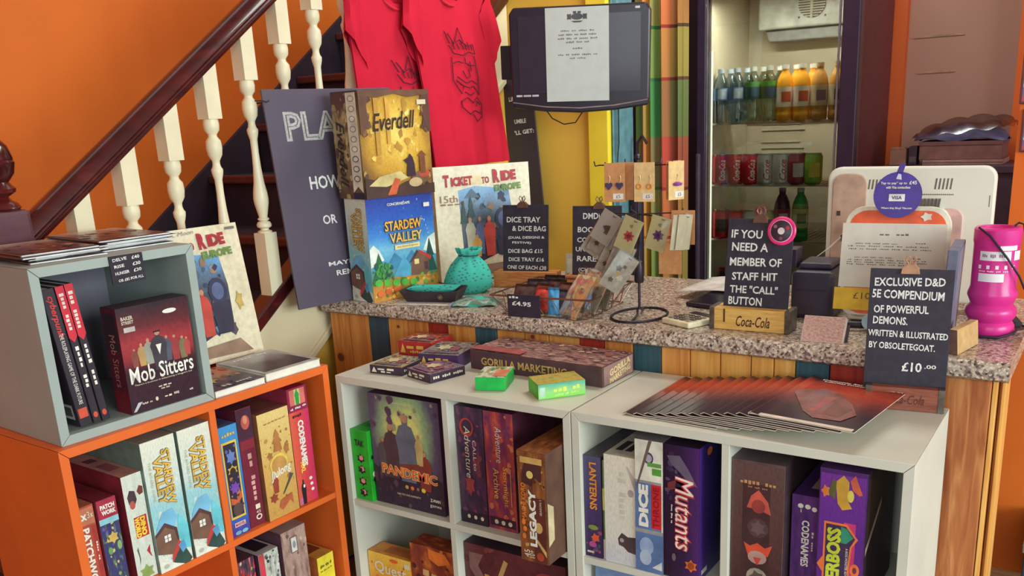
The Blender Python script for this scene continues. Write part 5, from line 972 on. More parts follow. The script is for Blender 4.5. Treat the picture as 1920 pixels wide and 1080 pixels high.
for k, (x, y, a, tl) in enumerate([(.300, .425, 10, -35), (.345, .440, -8, -30), (.310, .485, 15, -25), (.355, .500, 0, -25), (.395, .475, -12, -30), (.330, .545, 8, -15)]):
    pouch('mesh_bag', 'dark brown mesh dice bag in the left half of the wire basket', (x, y, T + .006), a, (.062, .075, .030), org[k % 3], tl, group='mesh dice bags in the basket')
pouch('mesh_bag', 'red mesh dice bag in the wire basket behind the price tag', (.372, .415, T + .006), 6, (.055, .070, .026), C(190, 62, 52, .5, .3, 60), -30)
pouch('mesh_bag', 'bright blue packet at the edge of the black price tag in the basket', (.424, .392, T + .006), 20, (.030, .072, .018), C(70, 140, 190, .4, .2, 60), -12)
pouch('mesh_bag', 'black mesh bag standing behind the blue packet in the wire basket', (.405, .430, T + .006), 10, (.060, .060, .030), C(56, 46, 56, .6, .3, 60), -20)
FILM = glass('packet_film', (236, 232, 226), .16, .12); CARDM = C(206, 196, 180, .6, .08, 30)
silver = C(206, 202, 196, .25, .15, 40, metal=.35)
def ins_(col, motif=None):
    def f(t, w_, h_, th):
        b = B(); b.box(-w_ * .44, -.0006, h_ * .06, w_ * .44, .0006, h_ * .94); c_ = b.build('card_insert', col, t)
        if motif:
            b = B()
            for (u, v, r, m) in motif: b.face([(w_ * (u - .5) + r * w_ * math.cos(2 * math.pi * i / 9) * (1 if i % 2 else .75), -.0012, h_ * v + r * w_ * math.sin(2 * math.pi * i / 9) * (1 if i % 2 else .75)) for i in range(9)], motif.index((u, v, r, m)))
            b.build('printed_motif', [m for *_, m in motif], t, fix=False)
    return f
grey_m = C(120, 108, 108); dkm = C(90, 78, 84)
pouch('earring_packet', 'clear packet with cream card lying across the front of the wire basket', (.468, .378, T + .004), -22, (.085, .135, .016), FILM, -38, group='clear packets in the basket', extra=ins_(C(222, 212, 186, .6), [(.30, .5, .16, C(206, 160, 130)), (.62, .30, .26, silver), (.6, .6, .14, grey_m)]))
for k, (x, y, a, tl) in enumerate([(.505, .425, -28, -30), (.485, .460, -15, -25), (.505, .495, -30, -20), (.470, .520, 5, -20)]):
    pouch('earring_packet', 'clear packet with grey-white card standing in the right half of the wire basket', (x, y, T + .006), a, (.075, .110, .014), FILM, tl, group='clear packets standing in the basket', extra=ins_(C(206, 200, 192, .6), [(.45, .45, .2, grey_m), (.5, .7, .12, dkm)]))

# jewellery stand
IRON = C(48, 38, 50, .4, .1, 40, metal=.3)
sx, sy = .628, .487
t = thing('jewellery_stand', 'tall black wire earring stand with a looped ring base', 'stand', (sx, sy, T))
b = B(); b.tube([(.068 * math.cos(a), .092 * math.sin(a), .0035) for a in [2 * math.pi * k / 36 for k in range(36)]], .0032, 8, closed=True); b.tube([(-.005, .0, .02), (.004, -.02, .008), (.012, -.06, .0035), (.02, -.088, .0035)], .003, 8); b.build('ring_base', IRON, t, smooth=True)
b = B(); b.tube([(-.03, .08, .0035), (-.015, .05, .006), (0, 0, .02), (0, 0, .40)], .0035, 8); b.lathe([(.004, 0), (.0075, .004), (.0075, .010), (.003, .014)], 12, (0, 0, .396)); b.build('pole', IRON, t, smooth=True)
b = B(); b.lathe([(.0105, 0), (.0125, .004), (.012, .04), (.009, .054), (.003, .058)], 14, (0, 0, .088)); b.build('grip', IRON, t, smooth=True)
for (z, arms) in ((.382, [(-.115, -.01), (-.06, -.055), (.03, -.045), (.095, -.01), (.02, .09), (-.07, .07)]), (.262, [(-.07, -.07), (.01, -.085), (.085, -.055), (.10, .04), (-.06, .08), (-.09, 0)])):
    for (dx, dy) in arms:
        b = B(); b.tube([(0, 0, z), (dx * .9, dy * .9, z + .002), (dx, dy, z), (dx * 1.03, dy * 1.03, z + .012)], .0018, 6); b.build('arm', IRON, t, smooth=True)
def earring_card(label, p, ang, w_, h_, mat, drops, tilt=0, group=None, price=True):
    t = thing('earring_card', label, 'earring card', p, (0, R(tilt), R(ang)), group)
    b = B(); b.box(-w_ / 2, -.0008, -h_, w_ / 2, .0008, 0); b.build('card', mat, t, bevel=.0004)
    for kind, dx, dz, m in drops:
        b = B(); b.tube([(dx, -.0024, dz + .020), (dx + .002, -.003, dz + .024), (dx + .003, -.0024, dz + .018), (dx, -.0026, dz + .006)], .0006, 5); b.build('ear_wire', C(206, 190, 150, .3, metal=.7), t, smooth=True)
        b = B()
        if kind == 'heart': b.prism([(0, -.010), (.009, 0), (.009, .006), (.005, .008), (0, .005), (-.005, .008), (-.009, .006), (-.009, 0)], lambda u, v, d: (dx + u, d, dz + v), -.005, -.0012)
        elif kind == 'ring': b.tube([(dx + .0055 * math.cos(2 * math.pi * k / 14), -.003, dz - .002 + .0055 * math.sin(2 * math.pi * k / 14)) for k in range(14)], .0016, 6, closed=True)
        else: b.lathe([(.001, -.004), (.010, -.002), (.011, .003), (.004, .006)], 12, (dx, -.006, dz))
        b.build('earring', m, t, smooth=True)
    if price: b = B(); b.box(-.004, -.0012, -h_ + .006, .022, -.0009, -h_ + .020); pl = b.build('price_sticker', C(226, 216, 206), t); pts, fs = text_mesh('£5', .009, -h_ + .013, .010, .008, 0); b = B(); b.raw([(x, -.0014, z) for x, z in pts], fs); b.build('lettering', BLACK, pl, fix=False)
    return t
kraft = C(196, 136, 88, .7, .06, 60); kraft2 = C(222, 184, 128, .7, .06, 60); purp = C(150, 60, 176, .4); navy = C(70, 58, 92, .25)
zt = T + .392
earring_card('brown earring card with a pair of dark blue hearts on the stand', (.592, .430, zt), 14, .052, .094, kraft, [('heart', -.014, -.055, navy), ('heart', .013, -.055, navy)])
earring_card('brown earring card behind the one with dark hearts', (.606, .452, zt), 14, .050, .092, kraft, [], price=False)
earring_card('pale tan earring card with orange flower drops on the stand', (.668, .440, zt), 8, .052, .094, kraft2, [('ring', -.012, -.055, C(226, 140, 50)), ('ring', .014, -.055, C(226, 140, 50))])
earring_card('narrow tan earring card with a purple flower, turned sideways on the stand', (.735, .478, zt), 60, .046, .092, kraft2, [('bead', .0, -.055, purp)])
earring_card('narrow brown earring card hanging behind the purple-flower one', (.720, .494, zt), 62, .044, .092, kraft, [], price=False)
zl = T + .268
pouch2 = lambda lab, p, a, w_, h_, tl, mot, col, grp=None: pouch('earring_packet', lab, p, a, (w_, h_, .006), FILM, tl, group=grp, extra=ins_(col, mot))
def hang(label, p, ang, w_, h_, col, motif, roll, group=None):
    t = thing('earring_packet', label, 'earring packet', p, (R(3), R(roll), R(ang)), group)
    b = B(); b.box(-w_ / 2, -.0008, -h_, w_ / 2, .0008, 0); b.build('card_insert', col, t)
    b = B(); b.grid(lambda a, c_: (w_ * 1.08 * (a - .5), -.003 - .003 * math.sin(math.pi * a) * math.sin(math.pi * c_), -h_ * 1.04 * c_ + .004), 6, 8, uv=False); b.build('clear_film', FILM, t, smooth=True)
    if motif:
        b = B(); ms_ = []
        for (u, v, r, m, k) in motif:
            ms_.append(m); b.face([(w_ * u + r * math.cos(math.pi * i / k) * (1 if i % 2 else .65), -.0012, -h_ * v + r * math.sin(math.pi * i / k) * (1 if i % 2 else .65)) for i in range(2 * k)], len(ms_) - 1)
        b.build('printed_motif', ms_, t, fix=False)
    b = B(); b.tube([(.0, .001, -.004), (.004, -.004, -.006), (.010, -.002, -.005)], .0008, 5); b.build('hook', IRON, t)
    return t
cw = C(222, 214, 190, .6, .05); gw = C(206, 200, 200, .6, .05); crm = C(228, 220, 176, .6, .05)
fl = lambda c_, c2: [(.05, .55, .015, c_, 7), (.05, .55, .007, c2, 5), (.0, .24, .006, C(150, 160, 130), 3)]
hang('cream packet with a red flower brooch hanging low on the black stand', (.662, .398, zl - .006), 10, .050, .084, crm, fl(C(214, 84, 96), C(160, 60, 84)), 24)
hang('cream packet with a purple flower brooch hanging low on the black stand', (.722, .425, zl - .004), 12, .048, .084, crm, fl(C(110, 62, 140), C(80, 44, 110)), 16)
hang('grey-white packet with a dark antler charm hanging low on the black stand', (.602, .405, zl + .004), 10, .054, .082, gw, [(.05, .5, .012, dkm, 3), (.1, .62, .008, grey_m, 4)], 32)
for k, (dx, dy, dz, rl_) in enumerate([(.588, .425, -.012, 30), (.612, .420, -.060, 28), (.628, .416, -.075, 24), (.575, .440, -.020, 36), (.640, .412, -.100, 34)]):
    hang('clear bag of small silver charms hanging low on the black stand', (dx, dy, zl + dz), 10 + 4 * k, .056, .100, C(196, 190, 186, .6, .12, 60), [(-.1, .4, .009, grey_m, 5), (.15, .6, .010, C(232, 228, 220), 6), (.1, .3, .006, dkm, 4), (-.15, .75, .008, dkm, 5), (.0, .55, .006, GOLD, 4)], rl_, 'bags of charms on the stand')
for k, dx in enumerate([.764, .774]):
    hang('packet seen edge-on behind the purple flower brooch', (dx, .438 + .01 * k, zl), 68, .046, .084, cw, [], 6, 'edge-on packets on the stand')
for k, (x, z) in enumerate([(.700, zl - .075), (.735, zl + .002)]):
    earring_card('plain brown earring card behind the cream flower packets', (x, .520, z), 8, .060, .085, kraft, [], group='plain brown cards on the stand', price=False)

# calculator
t = thing('calculator', 'small cream calculator with dark keys lying on the counter', 'calculator', (.715, .432, T + .0005), R(-24))
simple_box('case', (.098, .118, .014), C(222, 214, 180, .4), t, .004)
b = B(); b.box(.010, .082, .0141, .088, .108, .0152); b.build('display', C(60, 50, 54, .2), t)
for i in range(4):
    for j in range(4): b = B(); b.box(.012 + .020 * i, .012 + .0165 * j, .0141, .026 + .020 * i, .023 + .0165 * j, .0165); b.build('key', C(84, 74, 72, .5) if (i + j) % 3 else C(140, 128, 116, .5), t, bevel=.001)
t = thing('card_reader', 'dark flat tablet on a low stand behind the calculator', 'tablet', (.690, .640, T + .0005), (R(6), 0, R(-14)))
simple_box('tablet_body', (.190, .130, .012), C(46, 36, 50, .35), t, .004); b = B(); b.box(.01, .01, .0121, .18, .12, .0128); b.build('screen', C(36, 28, 40, .15), t)
b = B(); b.box(.06, .095, -.008, .13, .125, .0); b.build('foot', C(84, 72, 90, .4), t)
t = thing('paper_sheet', 'loose white sheet curling on top of the dark tablet', 'paper', (.615, .735, T + .018), R(-10))
b = B(); b.grid(lambda a, c_: (.21 * a, .20 * c_ + .03 * a, .012 * math.sin(2.2 * a) + .010 * c_), 8, 6, uv=False); b.build('sheet', C(206, 200, 196, .7), t, smooth=True, solid=.0004)
# black till box
t = thing('receipt_printer', 'squat black receipt printer behind the call-button sign', 'printer', (.985, .600, T + .0005), R(3))
simple_box('housing', (.104, .150, .118), C(54, 44, 60, .35, .06), t, .012); b = B(); b.box(.012, .03, .1182, .092, .14, .134); b.build('lid', C(62, 52, 70, .35), t, bevel=.006); b = B(); b.box(.016, -.001, .07, .088, .004, .074); b.build('paper_slot', BLACK, t)
b = B(); b.box(-.02, .04, .118, .004, .10, .165); b.build('side_panel', C(52, 42, 58, .4), t, bevel=.003)
# patterned card box on a small easel
t = thing('card_display', 'pink-beige patterned box propped on a small dark stand at the counter edge', 'display box', (1.078, .382, T + .001), (R(-33), 0, R(2)))
M_cb = art('lace_print', [(0, (176, 130, 124)), (.5, (206, 164, 154)), (1, (222, 190, 178))], 'noise', 14)
simple_box('printed_box', (.092, .014, .062), C(220, 198, 186, .5), t, .001); prints(t, 'front', (.092, .014, .062), bg=M_cb, inset=.02)
b = B(); b.box(.002, .0145, -.0, .098, .020, .05); b.build('stand_back', C(64, 52, 60, .5), t)
# round-cornered price board
def rrect(w_, h_, r, n=6, bl=True):
    pts = []
    for (cx, cy, a0) in ((w_ - r, h_ - r, 0), (r, h_ - r, 90), (r, r, 180), (w_ - r, r, 270)):
        for i in range(n + 1): a = R(a0 + 90 * i / n); pts.append((cx + r * math.cos(a), cy + r * math.sin(a)))
    return pts
t = thing('menu_holder', 'round-cornered card-machine board with an orange top, a typed sheet and a yellow price strip', 'menu holder', (1.105, .590, T + .016), (R(-10), 0, R(4)))
bw, bh = .232, .262
b = B(); b.prism(rrect(bw, bh, .045), lambda u, v, d: (u, d, v), 0, .010); b.build('back_board', C(226, 218, 196, .45), t, bevel=.002)
b = B(); b.prism([(.010 + (bw - .020) * u / bw, .010 + (bh - .020) * v / bh) for u, v in rrect(bw, bh, .045)], lambda u, v, d: (u, d, v), -.0012, -.0002); b.build('orange_face', C(236, 92, 44, .4), t)
b = B(); b.box(-.004, -.0026, .072, bw - .009, -.0014, .222); b.build('typed_sheet', C(222, 212, 200, .6, .03), t)
b = B(); b.box(-.012, -.0040, .018, bw - .02, -.0028, .070); b.build('yellow_strip', C(236, 184, 44, .5), t)
bl_rows = [('~2', .56, .83, .30, .03)] + [('~%d' % n_, x_, y_, w2, .018) for n_, x_, y_, w2 in ((5, .38, .685, .44), (7, .50, .645, .84), (8, .52, .60, .86), (5, .36, .47, .40), (8, .50, .43, .82), (8, .50, .395, .84), (7, .46, .36, .76))] + [('~1', .84, .70, .10, .02), ('~1', .80, .47, .10, .02)]
for s, x_, y_, w2, h2 in bl_rows:
    pts, fs = text_mesh(s, -.006 + x_ * .21, .072 + y_ * .15, w2 * .21, h2 * .15); b = B(); b.raw([(x, -.0029, z) for x, z in pts], fs); b.build('lettering', C(110, 100, 100), t, fix=False)
pts, fs = text_mesh('£10 OR', .075, .052, .085, .015); b = B(); b.raw([(x, -.0043, z) for x, z in pts], fs); b.build('lettering', C(104, 70, 40), t, fix=False)
b = B(); b.raw([(x, -.0034, z) for x, z in bloom(.178, .238, .014, .011, 5)], [tuple(range(10))]); b.build('logo_mark', C(226, 214, 200), t, fix=False)
b = B(); b.box(.02, .0, -.0050, bw - .02, .06, .012); b.build('foot', C(206, 196, 180, .5), t, bevel=.004)
t = thing('payment_sign', 'round purple contactless payment sign on a stalk above the price board', 'sign', tuple(on(1679, 409, 'y', .606)), (R(-10), 0, R(4)))
b = B(); b.prism(ell(0, .052, .052, .052, 36), lambda u, v, d: (u, d, v), 0, .002); b.build('disc', C(74, 52, 148, .4), t)
b = B(); b.prism([(-.007, .100), (.007, .100), (.012, .122), (.0, .122)], lambda u, v, d: (u, d, v), 0, .002); b.build('stalk', C(74, 52, 148, .4), t)
b = B(); b.box(-.018, -.0008, .038, .016, -.0002, .054); b.build('white_badge', C(232, 228, 226), t)
for s, x_, z_, w2, h2, m in [("Tap to pay* up to", -.010, .078, .056, .007, WHITE), ('£45', .031, .0795, .016, .008, WHITE), ('with Visa contactless', 0, .069, .052, .006, WHITE), ('VISA', -.001, .046, .022, .008, C(70, 60, 120)), ('Where they Shop? Visa.com', 0, .022, .066, .006, WHITE)]:
    pts, fs = text_mesh(s, x_, z_, w2, h2, 0, .02); b = B(); b.raw([(x, -.0014, z) for x, z in pts], fs); b.build('lettering', m, t, fix=False)
b = B(); b.prism([(-.006, .088), (.006, .086), (.004, .098), (-.002, .100)], lambda u, v, d: (u, d, v), -.0008, -.0002); b.build('contactless_mark', C(206, 200, 226), t)
# all-in-one computer seen from behind
t = thing('computer', 'white all-in-one computer seen from behind, slotted vents and a glossy panel', 'computer', (1.012, .800, T + .022), R(2))
cw_, ch_ = .386, .330
M_pl = C(232, 228, 214, .3, .02, 5)
b = B(); b.prism(rrect(cw_, ch_, .030), lambda u, v, d: (u, d, v), 0, .034); b.build('rear_shell', M_pl, t, bevel=.005)
b = B(); b.prism([(x + .012, z + .07) for x, z in rrect(.085, .245, .030)], lambda u, v, d: (u, d, v), -.005, .002); b.build('side_panel', C(196, 160, 140, .35), t, bevel=.003)
b = B(); b.prism([(x + .135, z + .02) for x, z in rrect(.155, .215, .028)], lambda u, v, d: (u, d, v), -.010, .002); b.build('stand_cover', C(226, 220, 202, .35), t, bevel=.003)
b = B(); b.prism([(x + .236, z + .06) for x, z in rrect(.085, .170, .024)], lambda u, v, d: (u, d, v), -.004, .002); b.build('pink_panel', C(216, 176, 168, .35), t, bevel=.002)
VT = C(110, 98, 92, .6)
for (x0, z0, n_, hh) in ((.098, .276, 6, .024), (.252, .276, 5, .026), (.212, .232, 7, .022), (.15, .276, 3, .024)):
    b = B()
    for i in range(n_): b.prism([(x0 + .0085 * i, z0), (x0 + .0085 * i + .0035, z0), (x0 + .0085 * i + .006, z0 + hh), (x0 + .0085 * i + .0025, z0 + hh)], lambda u, v, d: (u, d, v), -.0112 if z0 < .25 else -.0006, -.0002)
    b.build('vent_slots', VT, t)
b = B()
for i in range(22): b.box(.205 + .0042 * i, -.0006, .262, .2075 + .0042 * i, -.0002, .265)
b.build('vent_dots', VT, t)
for (x, z) in ((.026, .21), (.040, .145)): b = B(); b.box(x, -.0062, z, x + .009, -.0048, z + .012); b.build('port', C(74, 56, 54), t)
b = B(); b.box(.374, -.0006, .235, .3755, -.0002, .262); b.build('rear_mark', VT, t)
b = B(); b.prism([(.12, -.0215), (.30, -.0215), (.28, .04), (.14, .04)], lambda u, v, d: (u, d, v), .004, .06); b.build('stand_foot', M_pl, t, bevel=.004)
b = B(); b.tube([(.098, -.004, .175), (.080, -.020, .182), (.060, -.03, .172), (.045, -.03, .16)], [.004, .006, .004, .003], 8); b.build('cable', BLACK, t, smooth=True)
b = B(); b.tube([(.046, -.03, .161), (.018, -.035, .132)], .0022, 6); b.tube([(.018, -.035, .132), (-.02, -.05, .10), (-.06, -.06, .03), (-.075, -.06, .01)], .0012, 5); b.build('white_lead', C(206, 196, 186), t, smooth=True)
# book standing on edge and wooden wedge
t = thing('blue_folder', 'grey-blue book standing upright between the price board and the pink pot', 'book', (1.352, .455, T + .0005), (0, R(1.5), R(4)))
simple_box('cover', (.022, .170, .205), C(112, 112, 136, .55, .12, 30), t, .002); b = B(); b.box(.003, .1702, .004, .019, .1712, .20); b.build('page_block', PAGE, t)
b = B(); b.face([(.0224, .002, .004), (.0224, .165, .004), (.0224, .165, .2), (.0224, .002, .2)], 0, [(0, 0), (1, 0), (1, 1), (0, 1)]); b.build('cover_print', art('blue_cover_print', [(0, (104, 106, 130)), (.5, (124, 128, 150)), (1, (100, 98, 124))], 'noise', 4), t, fix=False)
t = thing('wood_wedge', 'small pale wedge of wood at the foot of the grey-blue book', 'wood block', (1.379, .388, T + .0005), R(-12))
b = B(); b.prism([(0, 0), (.024, 0), (.019, .052), (.003, .052)], lambda u, v, d: (u, d, v), 0, .115); b.build('block', C(196, 158, 108, .6, .08, 40), t, bevel=.001)
b = B(); b.prism([(0.0004, 0), (.0236, 0), (.019, .0515), (.003, .0515)], lambda u, v, d: (u, d, v), -.0008, -.0001); b.build('end_grain', C(112, 80, 70, .7, .1, 60), t)
# pink collecting pot
t = thing('collection_pot', 'hot pink ribbed charity collection pot with black cord and white labels', 'collection pot', (1.432, .610, T + .0005), R(25))
PK = C(214, 46, 138, .28, .04)
b = B(); b.lathe([(.0, .001), (.046, .0), (.050, .006), (.050, .020), (.047, .026), (.044, .030), (.050, .040), (.053, .050), (.050, .060), (.043, .068), (.047, .078), (.051, .088), (.050, .094), (.046, .106), (.046, .200), (.0475, .206), (.0475, .232), (.044, .236), (.036, .236), (.034, .230), (.0, .229)], 32, cap=False); b.build('pot_body', PK, t, smooth=True)
b = B(); b.box(-.02, -.003, .2292, .02, .003, .2312); b.build('coin_slot', BLACK, t)
def wrap(name, mat, a0, a1, z0, z1, r=.0466):
    b = B(); b.grid(lambda a, c_: (r * math.cos(R(a0 + (a1 - a0) * a)), r * math.sin(R(a0 + (a1 - a0) * a)), z0 + (z1 - z0) * c_), 12, 1, uv=False); return b.build(name, mat, t, smooth=True)
lab = C(238, 226, 232, .5, .03)
wrap('label', lab, -150, -70, .168, .188); wrap('label', lab, -60, -30, .168, .188); wrap('label', lab, -100, -52, .190, .200); wrap('label', lab, -150, -85, .122, .140)
for k in range(5): wrap('label_mark', lab, -152 + 22 * k, -144 + 22 * k, .150, .158)
def wrap_text(s, amid, z, wdt, hgt, mat, r=.0469):
    pts, fs = text_mesh(s, 0, z, wdt, hgt, 0, .02); b = B(); b.raw([(r * math.cos(R(amid) + x / r), r * math.sin(R(amid) + x / r), zz) for x, zz in pts], fs); b.build('lettering', mat, t, fix=False)
wrap_text('~3', -112, .178, .05, .008, C(150, 120, 140)); wrap_text('~4', -112, .145, .06, .003, lab)
b = B(); b.tube([(-.046, -.018, .238), (-.03, -.042, .222), (.005, -.054, .175), (.034, -.050, .135), (.052, -.036, .105), (.058, -.026, .10), (.06, -.018, .12), (.058, -.010, .19), (.050, -.004, .240), (.042, .004, .243), (.034, .006, .236)], .0024, 8); b.build('cord', BLACK, t, smooth=True)
t = thing('cable_bundle', 'black cable with a plug lying round the foot of the pink pot', 'cable', (1.428, .610, T + .001))
b = B(); b.tube([(-.05, -.045, .003), (-.02, -.064, .003), (.03, -.058, .003), (.055, -.030, .008), (.06, -.0, .012), (.075, .06, .004), (.052, .10, .003)], .003, 8); b.build('cable', BLACK, t, smooth=True)
b = B(); b.tube([(.058, .052, .012), (.04, .095, .012), (.03, .115, .012)], [.008, .012, .008], 10); b.build('plug', BLACK, t, smooth=True)
t = thing('cable_bundle', 'coiled black cable with a pale blue disc beside the price board', 'cable', (1.135, .520, T + .004))
b = B(); b.tube([(-.03, .02, .008), (.0, .0, .010), (.03, .005, .010), (.05, .02, .008)], .0085, 8); b.build('cable', BLACK, t, smooth=True)
b = B(); b.prism(ell(0, 0, .020, .020, 20), lambda u, v, d: (.062 + u, .0 + d, .020 + v), 0, .003); b.build('disc', C(160, 180, 190, .4), t)
# papers between the small chalk signs
t = thing('leaflet_stack', 'stack of pale leaflets standing between the two small chalk signs', 'leaflets', (.215, .800, T + .0005), R(10))
for k, (x, a, w2, h2, c_) in enumerate([(.0, -6, .075, .10, (206, 196, 186)), (.012, 4, .07, .085, (222, 214, 190)), (.03, 10, .055, .06, (226, 222, 206)), (.02, -3, .06, .045, (140, 160, 166))]):
    b = B(); b.box(0, 0, 0, w2, .003, h2); b.build('leaflet_sheet', C(*c_, .6), t, (x, -.012 * k, .0), (R(-12), 0, R(a)))
t = thing('phone', 'black handset standing behind the booster chalk sign', 'phone', (.275, .850, T + .0005), (R(-6), 0, R(6)))
simple_box('handset', (.055, .02, .125), C(50, 40, 54, .4), t, .005); b = B(); b.box(.006, -.0008, .03, .049, -.0002, .11); b.build('screen', C(40, 32, 44, .15), t)

# ================================================================== red T-shirts hung on the stairs
M_tee = C(204, 36, 60, .85, .03, 12, spec=.1); M_ink = C(70, 30, 50, .8)
def tshirt(label, y_neck, z_neck, x, motif, flip=1, sway=0.0, grp=None):
    """front faces +x; s runs along +y"""
    t = thing('t_shirt', label, 'T-shirt', (x, y_neck, z_neck), 0, grp)
    def fold(s, v): return .010 * math.sin(s * 34 + v * 3) * min(1, v * 2) + .006 * math.sin(s * 71 + 1 + v * 5) * min(1, v * 1.6)
    def place(s, v, bulge, side): return (side * bulge + fold(s, v) * .9, s + sway * v, -v)
    HB = .62
    for side in (1, -1):                                   # front and back
        b = B()
        def fn(a, c_):
            v = c_ * HB
            half = .225 if v > .20 else .225 - .0 * v
            if v < .06: half = .095 + (.225 - .095) * (v / .06) ** .8
            half -= .012 * math.sin(min(1, v / HB) * math.pi)
            s = (a * 2 - 1) * half
            neck = (.095 if side > 0 else .03) * max(0, 1 - (abs(s) / .09) ** 2) if abs(s) < .09 else 0
            vv = max(v, neck * (1 - v / HB)) if v < .3 else v
            return place(s, vv, (.022 if side > 0 else .006) * (1 - (abs(s) / .24) ** 2), side)
        b.grid(fn, 36, 30, uv=False); b.build('body_panel', M_tee, t, smooth=True)
    for sg in (-1, 1):
        b = B()
        def sl(a, c_):                                    # a round the sleeve, c along it
            an = a * 2 * math.pi; r = .060 + .018 * c_
            s0 = sg * (.180 + (.045 if flip > 0 or sg > 0 else .012) * c_); v0 = .075 + .165 * c_
            return (.020 * math.cos(an) + .004 * math.sin(6 * an + 4 * c_), s0 + r * .55 * math.sin(an) * sg + sway * v0, -(v0 - r * 1.0 * math.sin(an) * .9))
        b.grid(sl, 20, 8, uv=False); b.build('sleeve', M_tee, t, smooth=True)
    b = B(); b.tube([(.020 + .004 * math.sin(k), .088 * math.cos(math.pi * k / 14), -.010 - .090 * math.sin(math.pi * k / 14)) for k in range(15)], .006, 6); b.build('collar', C(200, 34, 58, .85), t, smooth=True)
    b = B(); b.box(-.012, -.012, -.058, -.009, .012, -.02); b.build('neck_label', C(226, 214, 214) if flip > 0 else C(60, 44, 56), t)
    # line drawing: strokes
    for k, path in enumerate(motif):
        b = B(); pp = []
        for (s, v) in path: pp.append((.0275 * (1 - (abs(s) / .26) ** 2) + fold(s, v) * .9 + .0012, s + sway * v, -v))
        b.tube(pp, .0016, 5); b.build('print_line', M_ink, t, smooth=True)
    b = B(); b.tube([(0, -.18, -.05), (0, 0, .02), (0, .18, -.05)], .004, 6); b.tube([(0, 0, .02), (0, 0, .10), (-.012, 0, .118), (-.026, 0, .108)], .0022, 6); b.build('hanger', C(60, 50, 56, .4), t, smooth=True)
    return t
def flask(cx, cy, sc_):
    P_ = lambda pts: [(cx + x * sc_, cy + y * sc_) for x, y in pts]
    m = [P_([(-.10, -.02), (-.06, .03), (-.02, .01), (.04, .04), (.10, .03), (.11, .08), (.05, .07), (-.01, .09), (-.07, .08), (-.10, .04)]), P_([(-.13, -.03), (-.09, .03)]),
         P_([(-.08, .13), (-.05, .12), (-.02, .13)]), P_([(.05, .12), (.05, .17)]), P_([(.02, .14), (.09, .14)]), P_([(.10, .09), (.11, .20), (.09, .30)]), P_([(-.09, .10), (-.10, .22), (-.06, .29), (-.04, .25), (-.08, .22)]),
         P_([(-.06, .24), (0, .26), (.05, .25), (.09, .29)]), P_([(-.07, .33), (-.03, .31), (.02, .34), (.07, .31), (.11, .35), (.09, .40), (.03, .38), (-.03, .40), (-.07, .36), (-.07, .33)]), P_([(0, .40), (.04, .44), (.09, .42), (.10, .38)])]
    m += [P_([(-.05, .02), (-.02, -.05), (.01, .02)]), P_([(-.03, .17), (-.01, .21), (.03, .20), (.02, .16)]), P_([(-.07, .20), (-.02, .235), (.04, .22), (.09, .24)]), P_([(.0, .10), (.0, .13), (.03, .135)]), P_([(-.04, .28), (.0, .30), (.05, .285)]), P_([(.05, .36), (.06, .33), (.09, .35)])]
    for k in range(6): m.append(P_([(-.07 + .03 * k, .02 + .01 * (k % 2)), (-.06 + .03 * k, .06)]))
    return m
tshirt('red T-shirt with a fine black line drawing, hanging above the train-game box', .985, 1.880, -.318, flask(.0, .20, .62), 1, .16)
tshirt('red T-shirt partly hidden behind the other red shirt and the golden game box', .770, 1.858, -.368, flask(.02, .27, .62), -1, .05)

# ================================================================== television on a wall bracket
tv = thing('television', 'small black flat television on a wall bracket with a notice taped over its screen', 'television', (.080, 1.165, 1.432), (R(3), R(1.2), R(21)))
M_tv = C(44, 36, 48, .25, .05); W_, H_ = .462, .325
b = B()
low = [(-W_ / 2, .030), (-W_ / 2 + .004, .008), (-W_ / 4, -.006), (0, -.012), (W_ / 4, -.006), (W_ / 2 - .004, .008), (W_ / 2, .030), (W_ / 2 + .003, H_ - .02), (W_ / 2 - .012, H_), (-W_ / 2 + .012, H_), (-W_ / 2 - .003, H_ - .02)]
b.prism(low, lambda u, v, d: (u, d, v), 0, .05); b.build('casing', M_tv, tv, bevel=.006)
b = B(); b.box(-W_ / 2 + .028, -.0012, .055, W_ / 2 - .028, -.0002, H_ - .028); b.build('screen', C(58, 50, 64, .12, .04), tv)
b = B(); b.tube([(-W_ / 2 + .004, -.003, .026), (-W_ / 4, -.004, .010), (0, -.004, .004), (W_ / 4, -.004, .010), (W_ / 2 - .004, -.003, .026)], .0022, 6); b.build('chrome_line', C(190, 180, 190, .2, metal=.8), tv, smooth=True)
for (u, w2) in ((-.205, .020), (-.178, .026), (-.150, .022)): b = B(); b.box(u - w2 / 2, -.0012, .044, u + w2 / 2, -.0004, .050); b.build('badge', C(190, 186, 190), tv)
pts, fs = text_mesh('TECHNIKA', 0, .030, .042, .006, 0, .02); b = B(); b.raw([(x, -.0012, z) for x, z in pts], fs); b.build('lettering', C(150, 140, 150), tv, fix=False)
b = B(); b.box(.185, -.0012, H_ - .018, .200, -.0004, H_ - .011); b.build('corner_sticker', C(206, 200, 206), tv)
b = B(); b.box(-.04, .05, .10, .04, .075, .24); b.tube([(-.0, .07, .17), (-.10, .16, .16), (-.16, .26, .16)], .014, 8); b.build('bracket', BLACK, tv)
b = B(); b.box(-.28, .06, .10, -.245, .10, .21); b.build('side_arm', C(44, 34, 44, .5), tv, bevel=.003)
b = B(); b.tube([(-.12, .02, .0), (-.10, .03, -.03), (-.06, .03, -.050), (-.02, .03, -.045), (.005, .03, -.01)], .0022, 6); b.tube([(.125, .05, .0), (.125, .06, -.12), (.118, .06, -.20), (.124, .06, -.26), (.150, .06, -.275)], .0022, 6); b.build('power_cable', BLACK, tv, smooth=True)
